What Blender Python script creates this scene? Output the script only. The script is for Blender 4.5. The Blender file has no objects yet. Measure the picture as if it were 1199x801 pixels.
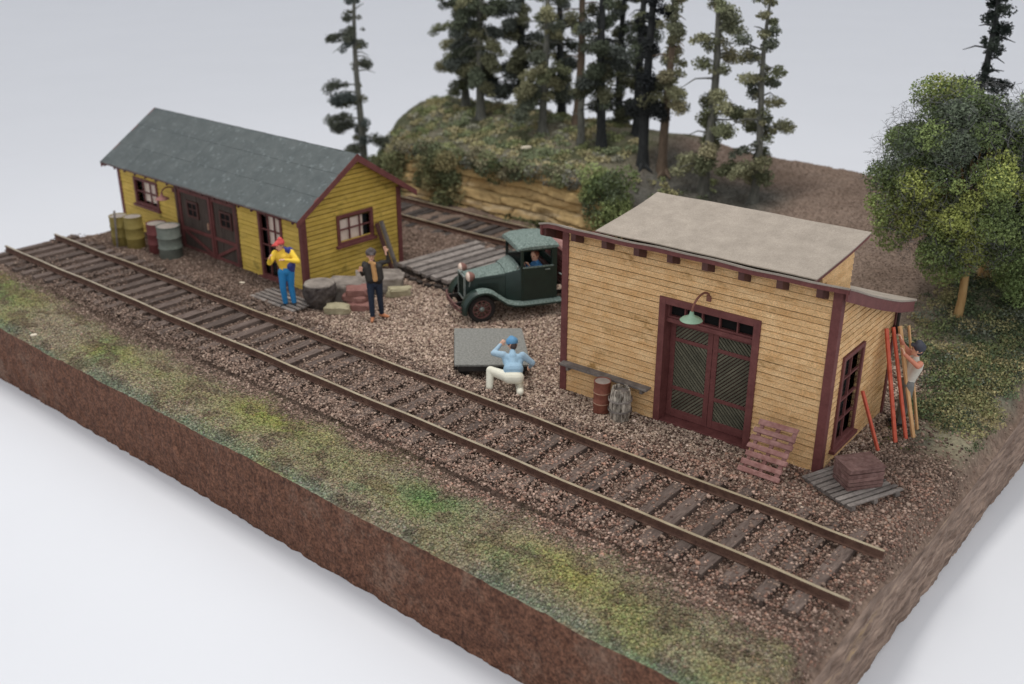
import bpy, bmesh, math, random
import numpy as np
from mathutils import Vector, Matrix, Euler
from mathutils.bvhtree import BVHTree

random.seed(7)
rng = np.random.default_rng(11)
R = math.radians
scene = bpy.context.scene
col = scene.collection

# ------------------------------------------------------------------ camera
cam_data = bpy.data.cameras.new('camera')
cam = bpy.data.objects.new('camera', cam_data)
col.objects.link(cam)
cam.location = (12.9565, -11.7922, 9.0663)
cam.rotation_euler = (1.1638, 0.0008, 0.6991)
cam_data.sensor_width = 36.0
cam_data.sensor_fit = 'HORIZONTAL'
cam_data.lens = 36.10
cam_data.clip_start = 0.1
cam_data.clip_end = 600
cam_data.dof.use_dof = True
cam_data.dof.focus_distance = 18.3
cam_data.dof.aperture_fstop = 0.34
scene.camera = cam

# ------------------------------------------------------------------ light
world = bpy.data.worlds.new('World')
scene.world = world
world.use_nodes = True
bg = world.node_tree.nodes['Background']
bg.inputs['Color'].default_value = (0.96, 0.972, 1.0, 1)
bg.inputs['Strength'].default_value = 0.81


def area(name, loc, target, size, power, color):
    d = bpy.data.lights.new(name, 'AREA')
    d.shape = 'RECTANGLE'
    d.size, d.size_y = size
    d.energy = power
    d.color = color
    o = bpy.data.objects.new(name, d)
    col.objects.link(o)
    o.location = loc
    o.rotation_euler = (Vector(target) - Vector(loc)).to_track_quat('-Z', 'Y').to_euler()
    return o


area('ceiling_light', (-3, 5, 27), (-1, 5, 0), (8, 6), 3500, (1.0, 0.965, 0.92))
area('fill_light', (22, -16, 16), (0, 4, 0), (10, 8), 420, (0.93, 0.97, 1.0))  # fill lamp added at front right to lift the base's shadow on the table

scene.view_settings.view_transform = 'Standard'
scene.view_settings.look = 'None'
scene.view_settings.exposure = 0.0
scene.view_settings.gamma = 1.0
scene.view_settings.use_curve_mapping = False


# ------------------------------------------------------------------ materials
def lin(c):
    c /= 255.0
    return c / 12.92 if c <= 0.04045 else ((c + 0.055) / 1.055) ** 2.4


SAT = 0.82


def S(r, g, b, k=1.0):
    g0 = 0.3 * r + 0.59 * g + 0.11 * b
    r, g, b = [g0 + (v - g0) * SAT for v in (r, g, b)]
    return tuple(min(1.0, lin(v) * k) for v in (r, g, b)) + (1.0,)


def mat(name, c1, c2=None, sc=4.0, rough=0.8, bump=0.25, bsc=30.0, rnd=0.0, stretch=(1, 1, 1),
        spec=0.25, vcol=False, metal=0.0, speck=0.0, c3=None, sc3=2.0):
    m = bpy.data.materials.new(name)
    m.use_nodes = True
    nt = m.node_tree
    N, L = nt.nodes, nt.links
    b = N['Principled BSDF']
    b.inputs['Roughness'].default_value = rough
    b.inputs['Specular IOR Level'].default_value = spec
    b.inputs['Metallic'].default_value = metal
    tc = N.new('ShaderNodeTexCoord')
    mp = N.new('ShaderNodeMapping')
    mp.inputs['Scale'].default_value = stretch
    L.new(tc.outputs['Object'], mp.inputs['Vector'])
    n1 = N.new('ShaderNodeTexNoise')
    n1.inputs['Scale'].default_value = sc
    n1.inputs['Detail'].default_value = 6
    n1.inputs['Roughness'].default_value = 0.65
    L.new(mp.outputs[0], n1.inputs['Vector'])
    if vcol:
        at = N.new('ShaderNodeAttribute')
        at.attribute_name = 'Col'
        cur = at.outputs['Color']
    else:
        rp = N.new('ShaderNodeValToRGB')
        rp.color_ramp.elements[0].position = 0.35
        rp.color_ramp.elements[1].position = 0.68
        rp.color_ramp.elements[0].color = c1
        rp.color_ramp.elements[1].color = c2 or c1
        L.new(n1.outputs['Fac'], rp.inputs[0])
        cur = rp.outputs[0]
    if c3 is not None:
        n3 = N.new('ShaderNodeTexNoise')
        n3.inputs['Scale'].default_value = sc3
        n3.inputs['Detail'].default_value = 8
        n3.inputs['Roughness'].default_value = 0.75
        L.new(mp.outputs[0], n3.inputs['Vector'])
        r3 = N.new('ShaderNodeMapRange')
        r3.inputs['From Min'].default_value = 0.56
        r3.inputs['From Max'].default_value = 0.66
        L.new(n3.outputs['Fac'], r3.inputs['Value'])
        mx = N.new('ShaderNodeMix')
        mx.data_type = 'RGBA'
        L.new(r3.outputs[0], mx.inputs['Factor'])
        L.new(cur, mx.inputs[6])
        mx.inputs[7].default_value = c3
        cur = mx.outputs[2]
    # value variation per board / stone and fine speckle
    fac = None
    if rnd > 0:
        ar = N.new('ShaderNodeAttribute')
        ar.attribute_name = 'rnd'
        mr = N.new('ShaderNodeMapRange')
        mr.inputs['To Min'].default_value = 1 - rnd
        mr.inputs['To Max'].default_value = 1 + rnd
        L.new(ar.outputs['Fac'], mr.inputs['Value'])
        fac = mr.outputs[0]
    if speck > 0:
        n2 = N.new('ShaderNodeTexNoise')
        n2.inputs['Scale'].default_value = bsc
        n2.inputs['Detail'].default_value = 3
        L.new(mp.outputs[0], n2.inputs['Vector'])
        ms = N.new('ShaderNodeMapRange')
        ms.inputs['From Min'].default_value = 0.3
        ms.inputs['From Max'].default_value = 0.7
        ms.inputs['To Min'].default_value = 1 - speck
        ms.inputs['To Max'].default_value = 1 + speck
        L.new(n2.outputs['Fac'], ms.inputs['Value'])
        if fac is not None:
            mm = N.new('ShaderNodeMath')
            mm.operation = 'MULTIPLY'
            L.new(fac, mm.inputs[0])
            L.new(ms.outputs[0], mm.inputs[1])
            fac = mm.outputs[0]
        else:
            fac = ms.outputs[0]
    if fac is not None:
        vm = N.new('ShaderNodeVectorMath')
        vm.operation = 'SCALE'
        L.new(cur, vm.inputs[0])
        L.new(fac, vm.inputs['Scale'])
        cur = vm.outputs[0]
    L.new(cur, b.inputs['Base Color'])
    if bump > 0:
        nb = N.new('ShaderNodeTexNoise')
        nb.inputs['Scale'].default_value = bsc
        nb.inputs['Detail'].default_value = 5
        nb.inputs['Roughness'].default_value = 0.7
        L.new(mp.outputs[0], nb.inputs['Vector'])
        bp = N.new('ShaderNodeBump')
        bp.inputs['Strength'].default_value = bump
        bp.inputs['Distance'].default_value = 0.02
        L.new(nb.outputs['Fac'], bp.inputs['Height'])
        L.new(bp.outputs[0], b.inputs['Normal'])
    return m


M = {}
M['table'] = mat('white_table', S(227, 229, 234), S(229, 231, 236), sc=0.15, rough=0.55, bump=0)
M['ground'] = mat('ground_cover', None, vcol=True, rough=0.95, bump=0.9, bsc=14, speck=0.3)
M['stone_col'] = mat('gravel', None, vcol=True, rough=0.9, bump=0)
M['leaf_col'] = mat('foliage', None, vcol=True, rough=0.85, bump=0, spec=0.2)
M['plaster'] = mat('brown_plaster', S(88, 52, 36), S(124, 80, 58), sc=5, rough=0.75, bump=1.0, bsc=20, speck=0.45,
                   c3=S(124, 94, 76), sc3=0.45)
M['plaster_side'] = mat('streaked_plaster', S(104, 80, 66), S(168, 140, 120), sc=3.6, rough=0.75, bump=1.0, bsc=7,
                        stretch=(1, 0.35, 2.4), speck=0.3, c3=S(160, 128, 70), sc3=0.45)
M['rust'] = mat('rusty_rail_side', S(84, 56, 46), S(112, 80, 64), sc=9, rough=0.8, bump=0.3)
M['railtop'] = mat('worn_rail_head', S(150, 134, 106), S(178, 162, 130), sc=3, rough=0.35, bump=0.15, spec=0.5)
M['tie'] = mat('creosoted_timber', S(84, 69, 62), S(122, 104, 94), sc=5, rough=0.85, bump=0.8, bsc=16,
               stretch=(4, 0.7, 4), rnd=0.22, speck=0.15)
M['darktie'] = mat('dark_timber', S(60, 52, 48), S(92, 82, 76), sc=5, rough=0.85, bump=0.8, bsc=16, stretch=(4, 0.7, 4), rnd=0.3)
M['greywood'] = mat('weathered_grey_wood', S(112, 102, 96), S(150, 140, 132), sc=5, rough=0.85, bump=0.7, bsc=18,
                    stretch=(1, 1, 1), rnd=0.25, speck=0.15)
M['yellow'] = mat('mustard_clapboard', S(200, 164, 56), S(222, 184, 76), sc=2.5, rough=0.7, bump=0.3, bsc=22, rnd=0.09,
                  speck=0.08, c3=S(150, 126, 44), sc3=1.3, stretch=(1, 1, 2))
M['tan'] = mat('tan_clapboard', S(220, 165, 100), S(240, 196, 136), sc=3, rough=0.7, bump=0.6, bsc=38, rnd=0.07, speck=0.3,
               c3=S(176, 128, 66), sc3=1.2, stretch=(1, 1, 2))
M['groove_y'] = mat('dark_wash_yellow', S(92, 64, 18), rough=.9, bump=0)
M['groove_t'] = mat('dark_wash_tan', S(96, 62, 34), rough=.9, bump=0)
M['maroon'] = mat('maroon_trim', S(108, 56, 54), S(126, 70, 66), sc=5, rough=0.6, bump=0.25, bsc=30, speck=0.1)
M['dkmaroon'] = mat('dark_maroon_door', S(82, 48, 44), S(98, 62, 56), sc=5, rough=0.6, bump=0.25, bsc=30, speck=0.1)
M['doorpanel'] = mat('dull_brown_door_panel', S(72, 60, 54), S(90, 76, 68), sc=3, rough=0.8, bump=0.4, bsc=30, stretch=(5, 5, 1))
M['greenpanel'] = mat('green_brown_door_board', S(88, 86, 70), S(108, 104, 84), sc=4, rough=0.7, bump=0.3, bsc=40, rnd=0.2)
M['tarpaper'] = mat('grey_tar_paper', S(76, 84, 84), S(90, 97, 96), sc=2.2, rough=0.62, bump=0.25, bsc=10, rnd=0.025,
                    speck=0.06, c3=S(112, 122, 122), sc3=5, spec=0.35)
M['sandpaper'] = mat('tan_felt_roof', S(152, 140, 126), S(170, 157, 142), sc=3, rough=0.85, bump=0.6, bsc=50, speck=0.16, rnd=0.05)
M['feltedge'] = mat('felt_edge', S(196, 170, 140), S(210, 186, 160), sc=8, rough=0.9, bump=0.3)
M['curtain'] = mat('cream_curtain', S(236, 216, 200), S(226, 202, 184), sc=6, rough=0.8, bump=0.2)
M['black'] = mat('unlit_interior_black', S(22, 20, 20), rough=0.9, bump=0)  # shade of the unlit shed interiors, put in as black colour
M['truckgreen'] = mat('dark_green_paint', S(20, 42, 36), S(28, 52, 44), sc=4, rough=0.4, bump=0.15, bsc=60, spec=0.5)
M['dustgreen'] = mat('dusty_green_paint', S(70, 92, 84), S(140, 156, 148), sc=26, rough=0.7, bump=0.4, bsc=50, speck=0.2)
M['tyre'] = mat('tyre_rubber', S(38, 35, 34), S(50, 46, 44), sc=10, rough=0.8, bump=0.2)
M['wheel'] = mat('maroon_wheel', S(104, 66, 62), S(124, 84, 78), sc=10, rough=0.6, bump=0.1)
M['lens'] = mat('cream_lens', S(232, 204, 184), rough=0.3, bump=0, spec=0.6)
M['lampback'] = mat('pink_brown_metal', S(134, 90, 80), S(150, 104, 92), sc=8, rough=0.5, bump=0.1)
M['chrome'] = mat('dull_metal', S(128, 140, 134), S(150, 160, 154), sc=8, rough=0.4, bump=0.1, metal=0.4)
M['carttop'] = mat('speckled_grey_deck', S(112, 112, 106), S(150, 149, 142), sc=22, rough=0.85, bump=0.6, bsc=45, speck=0.18)
M['blackmetal'] = mat('black_ironwork', S(40, 36, 34), S(54, 50, 46), sc=8, rough=0.7, bump=0.3)
M['rustbarrel'] = mat('rust_red_barrel', S(134, 70, 54), S(156, 92, 72), sc=7, rough=0.7, bump=0.4, bsc=20, speck=0.1, c3=S(110, 52, 42), sc3=3)
M['hoop'] = mat('pale_hoop', S(196, 150, 122), S(180, 130, 104), sc=10, rough=0.6, bump=0.1)
M['oldbarrel'] = mat('bleached_barrel_staves', S(84, 72, 62), S(216, 204, 186), sc=7, rough=0.85, bump=0.8, bsc=14,
                     stretch=(3, 3, 1), rnd=0.3)
M['red_drum'] = mat('dull_red_drum', S(104, 46, 46), S(124, 62, 60), sc=4, rough=0.6, bump=0.2, c3=S(112, 60, 56))
M['grey_drum'] = mat('grey_green_drum', S(96, 104, 94), S(122, 128, 118), sc=4, rough=0.6, bump=0.2, c3=S(104, 108, 98))
M['yellow_drum'] = mat('mustard_drum', S(132, 114, 48), S(150, 132, 64), sc=4, rough=0.6, bump=0.2, c3=S(120, 100, 50), sc3=3)
M['lidtop'] = mat('pale_drum_lid', S(150, 138, 128), S(172, 160, 150), sc=8, rough=0.7, bump=0.2)
M['pinkpallet'] = mat('pink_brown_timber', S(140, 90, 82), S(184, 134, 126), sc=6, rough=0.85, bump=0.9, bsc=14, rnd=0.15)
M['brick'] = mat('maroon_bricks', S(110, 76, 70), S(146, 110, 102), sc=9, rough=0.85, bump=0.6, bsc=26, rnd=0.14, speck=0.12)
M['redpost'] = mat('orange_red_post', S(206, 78, 52), S(222, 98, 68), sc=6, rough=0.6, bump=0.2, c3=S(170, 64, 46), sc3=5)
M['tanpost'] = mat('raw_timber_post', S(206, 150, 92), S(222, 172, 116), sc=5, rough=0.75, bump=0.3, stretch=(5, 5, 1))
M['greenlamp'] = mat('mint_green_enamel', S(122, 158, 130), S(140, 174, 146), sc=5, rough=0.5, bump=0.1)
M['pinklamp'] = mat('dusty_pink_enamel', S(150, 96, 88), S(168, 112, 102), sc=5, rough=0.5, bump=0.1)
M['rustpipe'] = mat('rusty_pipe', S(120, 70, 56), S(140, 86, 70), sc=8, rough=0.7, bump=0.2)
M['bark'] = mat('grey_bark', S(84, 84, 78), S(116, 116, 106), sc=5, rough=0.9, bump=0.8, bsc=12, stretch=(3, 3, 0.8))
M['darkbark'] = mat('black_bark', S(38, 40, 42), S(56, 58, 58), sc=5, rough=0.9, bump=0.8, bsc=12, stretch=(3, 3, 0.8))
M['brownbark'] = mat('brown_bark', S(98, 82, 68), S(122, 102, 84), sc=5, rough=0.9, bump=0.8, bsc=12, stretch=(3, 3, 0.8))
M['palebark'] = mat('tan_peeled_bark', S(176, 132, 76), S(196, 156, 98), sc=4, rough=0.85, bump=0.6, bsc=12, stretch=(3, 3, 0.8))
M['rock'] = mat('ochre_sandstone', None, vcol=True, rough=0.85, bump=0.6, bsc=7, speck=0.12)
M['greyrock'] = mat('grey_stone', S(112, 102, 94), S(166, 154, 142), sc=3, rough=0.9, bump=0.9, bsc=9)
M['darkrock'] = mat('dark_lumpy_stone', S(58, 50, 48), S(96, 86, 80), sc=6, rough=0.9, bump=1.0, bsc=9)
M['redrock'] = mat('red_stone', S(132, 84, 76), S(158, 110, 100), sc=3, rough=0.9, bump=0.8, bsc=9)
M['yelrock'] = mat('yellow_stone', S(150, 140, 108), S(186, 174, 138), sc=3, rough=0.9, bump=0.8, bsc=9)
M['white'] = mat('off_white_chip', S(226, 212, 186), rough=0.8, bump=0.2)
M['glass'] = mat('window_glass', S(40, 42, 44), rough=0.12, bump=0, spec=0.5)
SKIN = mat('skin_paint', S(236, 178, 146), S(226, 164, 132), sc=20, rough=0.55, bump=0)


def paint(name, r, g, b, k=1.0):
    return mat(name, S(r, g, b, k), S(min(255, r + 10), min(255, g + 10), min(255, b + 10), k), sc=14, rough=0.6, bump=0.15, bsc=60)


# ------------------------------------------------------------------ mesh builder
class MB:
    def __init__(s):
        s.v, s.f, s.r, s.m = [], [], [], []

    def add(s, vs, fs, mi=0, T=None, r=None):
        if r is None:
            r = random.random()
        o = len(s.v)
        for p in vs:
            p = Vector(p)
            if T is not None:
                p = T @ p
            s.v.append(p[:])
        for f in fs:
            s.f.append([i + o for i in f])
            s.r.append(r)
            s.m.append(mi)

    def box(s, x0, x1, y0, y1, z0, z1, mi=0, T=None, jit=0.0, r=None):
        vs = [(x, y, z) for x in (x0, x1) for y in (y0, y1) for z in (z0, z1)]
        if jit:
            vs = [tuple(c + random.uniform(-jit, jit) for c in p) for p in vs]
        s.add(vs, [(0, 1, 3, 2), (4, 6, 7, 5), (0, 4, 5, 1), (2, 3, 7, 6), (0, 2, 6, 4), (1, 5, 7, 3)], mi, T, r)

    def bar(s, p0, p1, w, h, mi=0, up=(0, 0, 1), jit=0.0, r=None, T=None):
        p0, p1 = Vector(p0), Vector(p1)
        d = (p1 - p0)
        L = d.length
        d.normalize()
        u = Vector(up)
        sx = d.cross(u)
        if sx.length < 1e-4:
            sx = d.cross(Vector((1, 0, 0)))
        sx.normalize()
        uu = sx.cross(d).normalized()
        vs = []
        for t in (0, L):
            for a in (-w / 2, w / 2):
                for b in (-h / 2, h / 2):
                    vs.append(p0 + d * t + sx * a + uu * b + Vector([random.uniform(-jit, jit) for _ in range(3)]))
        s.add(vs, [(0, 1, 3, 2), (4, 6, 7, 5), (0, 4, 5, 1), (2, 3, 7, 6), (0, 2, 6, 4), (1, 5, 7, 3)], mi, T, r)

    def tube(s, pts, rad, n=10, mi=0, T=None, r=None):
        pts = [Vector(p) for p in pts]
        if not hasattr(rad, '__len__'):
            rad = [rad] * len(pts)
        vs, fs = [], []
        px = None
        for i, p in enumerate(pts):
            d = (pts[min(i + 1, len(pts) - 1)] - pts[max(i - 1, 0)]).normalized()
            if px is None:
                px = d.cross(Vector((0, 0, 1)))
                if px.length < 1e-3:
                    px = d.cross(Vector((1, 0, 0)))
            px = (px - d * px.dot(d)).normalized()
            py = d.cross(px)
            for k in range(n):
                a = 2 * math.pi * k / n
                vs.append(p + (px * math.cos(a) + py * math.sin(a)) * rad[i])
        for i in range(len(pts) - 1):
            for k in range(n):
                a, b = i * n + k, i * n + (k + 1) % n
                fs.append((a, b, b + n, a + n))
        fs.append(tuple(range(n))[::-1])
        o = (len(pts) - 1) * n
        fs.append(tuple(o + k for k in range(n)))
        s.add(vs, fs, mi, T, r)

    def lathe(s, prof, n=20, mi=0, T=None, cap=True, r=None, wob=0.0):
        vs, fs = [], []
        for (rr, z) in prof:
            for k in range(n):
                a = 2 * math.pi * k / n
                q = rr * (1 + random.uniform(-wob, wob))
                vs.append((q * math.cos(a), q * math.sin(a), z))
        for i in range(len(prof) - 1):
            for k in range(n):
                a, b = i * n + k, i * n + (k + 1) % n
                fs.append((a, b, b + n, a + n))
        if cap:
            fs.append(tuple(range(n))[::-1])
            o = (len(prof) - 1) * n
            fs.append(tuple(o + k for k in range(n)))
        s.add(vs, fs, mi, T, r)

    def prism(s, poly, d0, d1, f, mi=0, r=None):
        """poly of (a,b); f(a,b,d) -> xyz"""
        n = len(poly)
        vs = [f(a, b, d0) for a, b in poly] + [f(a, b, d1) for a, b in poly]
        fs = [tuple(range(n))[::-1], tuple(range(n, 2 * n))]
        for k in range(n):
            fs.append((k, (k + 1) % n, n + (k + 1) % n, n + k))
        s.add(vs, fs, mi, None, r)

    def build(s, name, mats, parent=None, smooth=False, bevel=0.0, loc=None):
        me = bpy.data.meshes.new(name)
        me.from_pydata(s.v, [], s.f)
        if not isinstance(mats, (list, tuple)):
            mats = [mats]
        for m in mats:
            me.materials.append(m)
        me.polygons.foreach_set('material_index', s.m)
        a = me.attributes.new('rnd', 'FLOAT', 'FACE')
        a.data.foreach_set('value', s.r)
        if smooth:
            me.polygons.foreach_set('use_smooth', [True] * len(s.f))
        me.update()
        bm = bmesh.new()
        bm.from_mesh(me)
        bmesh.ops.recalc_face_normals(bm, faces=bm.faces)
        bm.to_mesh(me)
        bm.free()
        if smooth:
            try:
                me.set_sharp_from_angle(angle=R(40))
            except Exception:
                pass
        o = bpy.data.objects.new(name, me)
        col.objects.link(o)
        if parent is not None:
            o.parent = parent
        if loc:
            o.location = loc
        if bevel:
            b = o.modifiers.new('bevel', 'BEVEL')
            b.width = bevel
            b.segments = 2
            b.limit_method = 'ANGLE'
            b.harden_normals = False
        return o


def tag(o, label=None, cat=None, group=None, kind=None):
    if label:
        o['label'] = label
    if cat:
        o['category'] = cat
    if group:
        o['group'] = group
    if kind:
        o['kind'] = kind
    return o


def empty(name, loc, rz=0.0, label=None, cat=None, group=None):
    o = bpy.data.objects.new(name, None)
    o.empty_display_size = 0.2
    col.objects.link(o)
    o.location = loc
    o.rotation_euler = (0, 0, rz)
    return tag(o, label, cat, group)


def bulk(name, V, F, C, material, parent=None, smooth=False):
    """V (n,3), F (m,k) equal-sized faces, C (n,3) point colours"""
    me = bpy.data.meshes.new(name)
    n, m, k = len(V), len(F), F.shape[1]
    me.vertices.add(n)
    me.vertices.foreach_set('co', np.ascontiguousarray(V, dtype=np.float32).ravel())
    me.loops.add(m * k)
    me.loops.foreach_set('vertex_index', F.astype(np.int32).ravel())
    me.polygons.add(m)
    me.polygons.foreach_set('loop_start', np.arange(0, m * k, k, dtype=np.int32))
    me.polygons.foreach_set('loop_total', np.full(m, k, dtype=np.int32))
    if smooth:
        me.polygons.foreach_set('use_smooth', np.ones(m, dtype=bool))
    a = me.attributes.new('Col', 'FLOAT_COLOR', 'POINT')
    c4 = np.ones((n, 4), dtype=np.float32)
    c4[:, :3] = C
    a.data.foreach_set('color', c4.ravel())
    me.materials.append(material)
    me.update(calc_edges=True)
    me.validate()
    o = bpy.data.objects.new(name, me)
    col.objects.link(o)
    if parent is not None:
        o.parent = parent
    return o


# ------------------------------------------------------------------ noise + terrain height
def sm(a, b, x):
    t = np.clip((x - a) / (b - a), 0, 1)
    return t * t * (3 - 2 * t)


_perm = np.random.default_rng(3).random((256, 256))


def vnoise(x, y, seed=0):
    x = np.asarray(x, float) + seed * 17.31
    y = np.asarray(y, float) + seed * 9.77
    xi, yi = np.floor(x).astype(int), np.floor(y).astype(int)
    fx, fy = x - xi, y - yi
    fx, fy = fx * fx * (3 - 2 * fx), fy * fy * (3 - 2 * fy)
    g = lambda a, b: _perm[a % 256, b % 256]
    return (g(xi, yi) * (1 - fx) + g(xi + 1, yi) * fx) * (1 - fy) + (g(xi, yi + 1) * (1 - fx) + g(xi + 1, yi + 1) * fx) * fy


def fbm(x, y, seed=0, oct=4):
    s, a, t = 0, 1.0, 0
    for i in range(oct):
        s = s + a * vnoise(x * 2 ** i, y * 2 ** i, seed + i)
        t += a
        a *= 0.5
    return s / t


X0, X1, Y0, Y1, ZB = -15.35, 9.12, -2.56, 18.1, -1.5


def H(x, y):
    x = np.asarray(x, float)
    y = np.asarray(y, float)
    hill = 1.55 * sm(11.95, 12.45, y) + .75 * sm(12.3, 16.3, y) - .45 * sm(15.8, 18.1, y)
    xs = -12.9 - (y - 12) * 1.0
    hill = hill * (sm(xs - 1.0, xs + .9, x) * .62 + sm(xs - .6, xs + 3.8, x) * .38)
    ta = np.interp(y, [11.6, 12.6, 14, 16, 18, 19.5], [0, .45, 1.0, 1.3, 1.6, 1.6])
    tb = np.interp(y, [6.6, 8, 10, 12, 14, 18, 19.5], [0, .22, .75, 1.15, 1.35, 1.8, 1.85])
    k = sm(1.5, 5, x)
    hr = ta * (1 - k) + tb * k
    m = 1 - sm(-4.2, -1.4, x)
    return hill * m + hr * (1 - m)


def Hn(x, y):
    """with surface unevenness and a worn rim"""
    rough = sm(6.5, 11, y) * 0.22 + 0.05
    flat = 1 - (sm(-0.9, -0.4, y) * (1 - sm(1.9, 2.4, y)))
    h = H(x, y) + (fbm(x * 1.3, y * 1.3, 5) - .5) * rough * (0.3 + 0.7 * flat) + (fbm(x * 5, y * 5, 9) - .5) * 0.05
    edge = np.minimum.reduce([x - X0, X1 - x, y - Y0, Y1 - y])
    h = h - 0.12 * (1 - sm(0, 0.32, edge)) ** 2 * (0.8 + 0.4 * vnoise(x * 1.5, y * 1.5, 3))
    h = h - 0.34 * (1 - sm(0, 0.5, X1 - x)) ** 2 * (0.7 + 0.6 * vnoise(x * 1.5, y * 1.5, 3)) * (1 - .75 * np.exp(-((y - .7) / 1.1) ** 2))
    return h


def c3(r, g, b, k=1.0):
    g0 = 0.3 * r + 0.59 * g + 0.11 * b
    r, g, b = [g0 + (v - g0) * 0.72 for v in (r, g, b)]
    return np.array([lin(r) * k, lin(g) * k, lin(b) * k])


def w3(r, g, b):
    g0 = 0.3 * r + 0.59 * g + 0.11 * b
    r, g, b = [g0 + (v - g0) * 0.80 for v in (r, g, b)]
    return np.array([lin(r), lin(g), lin(b)])


def gcol(x, y):
    """albedo of the ground by what lies there"""
    n1, n2, n3 = fbm(x * .5, y * .5, 21), fbm(x * 1.1, y * 1.1, 31), fbm(x * 3, y * 3, 41)
    one = np.ones_like(x)[..., None]
    mix = lambda a, b, t: a * (1 - t[..., None]) + b * t[..., None]
    dirt = mix(w3(112, 90, 76) * one, w3(136, 112, 96) * one, n3)
    pink = mix(w3(110, 84, 70) * one, w3(142, 114, 98) * one, n3)
    red = mix(w3(110, 84, 72) * one, w3(136, 108, 94) * one, n3)
    c = mix(dirt, pink, sm(-6.0, -3.5, x) * sm(1.7, 2.6, y) * (1 - sm(8.2, 9.2, y)) * (1 - sm(7.2, 8.2, x)))
    trk = sm(-1.5, -.7, y) * (1 - sm(1.9, 2.6, y)) * sm(-3, 2, x)
    c = mix(c, red, np.clip(trk * 0.8, 0, 1))
    c = mix(c, mix(w3(104, 84, 70) * one, w3(136, 114, 98) * one, n2), sm(8.0, 11, y))
    stony = (1 - sm(7.6, 9.6, y)) * sm(-1.4, -.9, y)
    c = mix(c, w3(70, 54, 44) * one, stony * .6)
    # front turf strip
    gf = sm(0.46, 0.70, n1 * .45 + n2 * .55)
    turf = mix(w3(142, 128, 102) * one, w3(136, 136, 82) * one, gf)
    for (px, py, sx, sy, cc, k_) in ((-13.2, -1.2, 1.6, .5, w3(132, 130, 44), .8), (-11.7, -1.6, .9, .4, w3(112, 126, 56), .6), (-7.2, -1.7, .6, .35, w3(142, 146, 40), .7), (-4.5, -1.6, 1.6, .6, w3(128, 126, 74), .6),
                                     (-1.9, -1.4, 1.2, .4, w3(136, 142, 52), .9), (.2, -1.7, 1.0, .5, w3(126, 128, 72), .6), (2.6, -1.6, .8, .5, w3(96, 128, 70), .9), (5.6, -1.7, 1.2, .5, w3(142, 138, 70), .9), (7.6, -1.9, .8, .4, w3(124, 122, 80), .6)):
        g_ = np.exp(-(((x - px) / sx) ** 2 + ((y - py) / sy) ** 2)) * k_ * (.5 + fbm(x * 2.2, y * 2.2, 88))
        turf = mix(turf, cc * one, np.clip(g_, 0, .95))
    turf = mix(turf, w3(98, 116, 76) * one, sm(0.55, 0.7, fbm(x * .7, y * .7, 77)) * .6)
    turf = mix(turf, w3(104, 86, 68) * one, sm(0.5, 0.64, fbm(x * 2.4, y * 3.2, 79)) * .7)
    yl = sm(0.60, 0.74, fbm(x * .8 + 3, y * 1.2, 55))
    turf = mix(turf, w3(140, 136, 70) * one, yl * .25)
    lim = -1.05 - .5 * (n2 - .5) * 2 + .25 * (1 - sm(-12, -9, x))
    t = 1 - sm(lim - .55, lim + .45, y)
    c = mix(c, turf, np.clip(t, 0, 1))
    rim = (1 - sm(Y0 + .02, Y0 + .30, y)) * sm(.40, .66, fbm(x * .9, y * 3, 66) + .06)
    c = mix(c, w3(112, 134, 112) * one, rim * .55)
    # mossy right bank and hill top
    bank = sm(7.0, 7.9, x) * sm(4.6, 6.0, y) * 1.0
    bank = np.maximum(bank, sm(5.6, 7.5, x) * sm(7.2, 8.6, y) * (1 - sm(11.5, 14, y)))
    moss = mix(c3(104, 104, 84) * one, c3(136, 128, 98) * one, sm(.4, .6, n2))
    c = mix(c, moss, np.clip(bank, 0, 1))
    ht = sm(12.0, 12.5, y) * (1 - sm(-4.4, -3.0, x))
    hm = mix(c3(84, 86, 56) * one, c3(112, 106, 84) * one, sm(.4, .6, n2))
    c = mix(c, hm, ht)
    gm = sm(11.8, 12.6, y) * (1 - sm(15.0, 16.4, y)) * sm(-4.2, -3, x) * (1 - sm(-.2, 1.2, x))
    c = mix(c, mix(c3(96, 94, 86) * one, c3(84, 78, 66) * one, n3), gm)
    edge = np.minimum(X1 - x, np.minimum(x - X0 + .1, Y1 - y))
    er = (1 - sm(.05, .42, edge + (fbm(x * 3, y * 3, 70) - .5) * .3))
    c = mix(c, mix(w3(106, 82, 68) * one, w3(142, 118, 100) * one, fbm(x * 2, y * 6, 71)), er)
    return np.clip(c * 1.10, 0, 1)


# ------------------------------------------------------------------ setting
def make_table():
    prof = [(-60, 0)]
    for i in range(21):
        a = math.pi / 2 * i / 20
        prof.append((110 + 40 * math.sin(a), 40 - 40 * math.cos(a)))
    prof.append((150, 90))
    vs, fs = [], []
    for (d, z) in prof:
        vs += [(-220, d, ZB - 0.004 + z), (220, d, ZB - 0.004 + z)]
    for i in range(len(prof) - 1):
        fs.append((2 * i, 2 * i + 1, 2 * i + 3, 2 * i + 2))
    me = bpy.data.meshes.new('backdrop')
    me.from_pydata(vs, [], fs)
    me.materials.append(M['table'])
    me.polygons.foreach_set('use_smooth', [True] * len(fs))
    o = bpy.data.objects.new('table_surface', me)
    col.objects.link(o)
    o.rotation_euler = (0, 0, R(40))
    tag(o, kind='structure')


make_table()


def grid_faces(nx, ny):
    i = np.arange(nx - 1)[:, None] * ny + np.arange(ny - 1)[None, :]
    i = i.ravel()
    return np.stack([i, i + ny, i + ny + 1, i + 1], 1)


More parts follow.
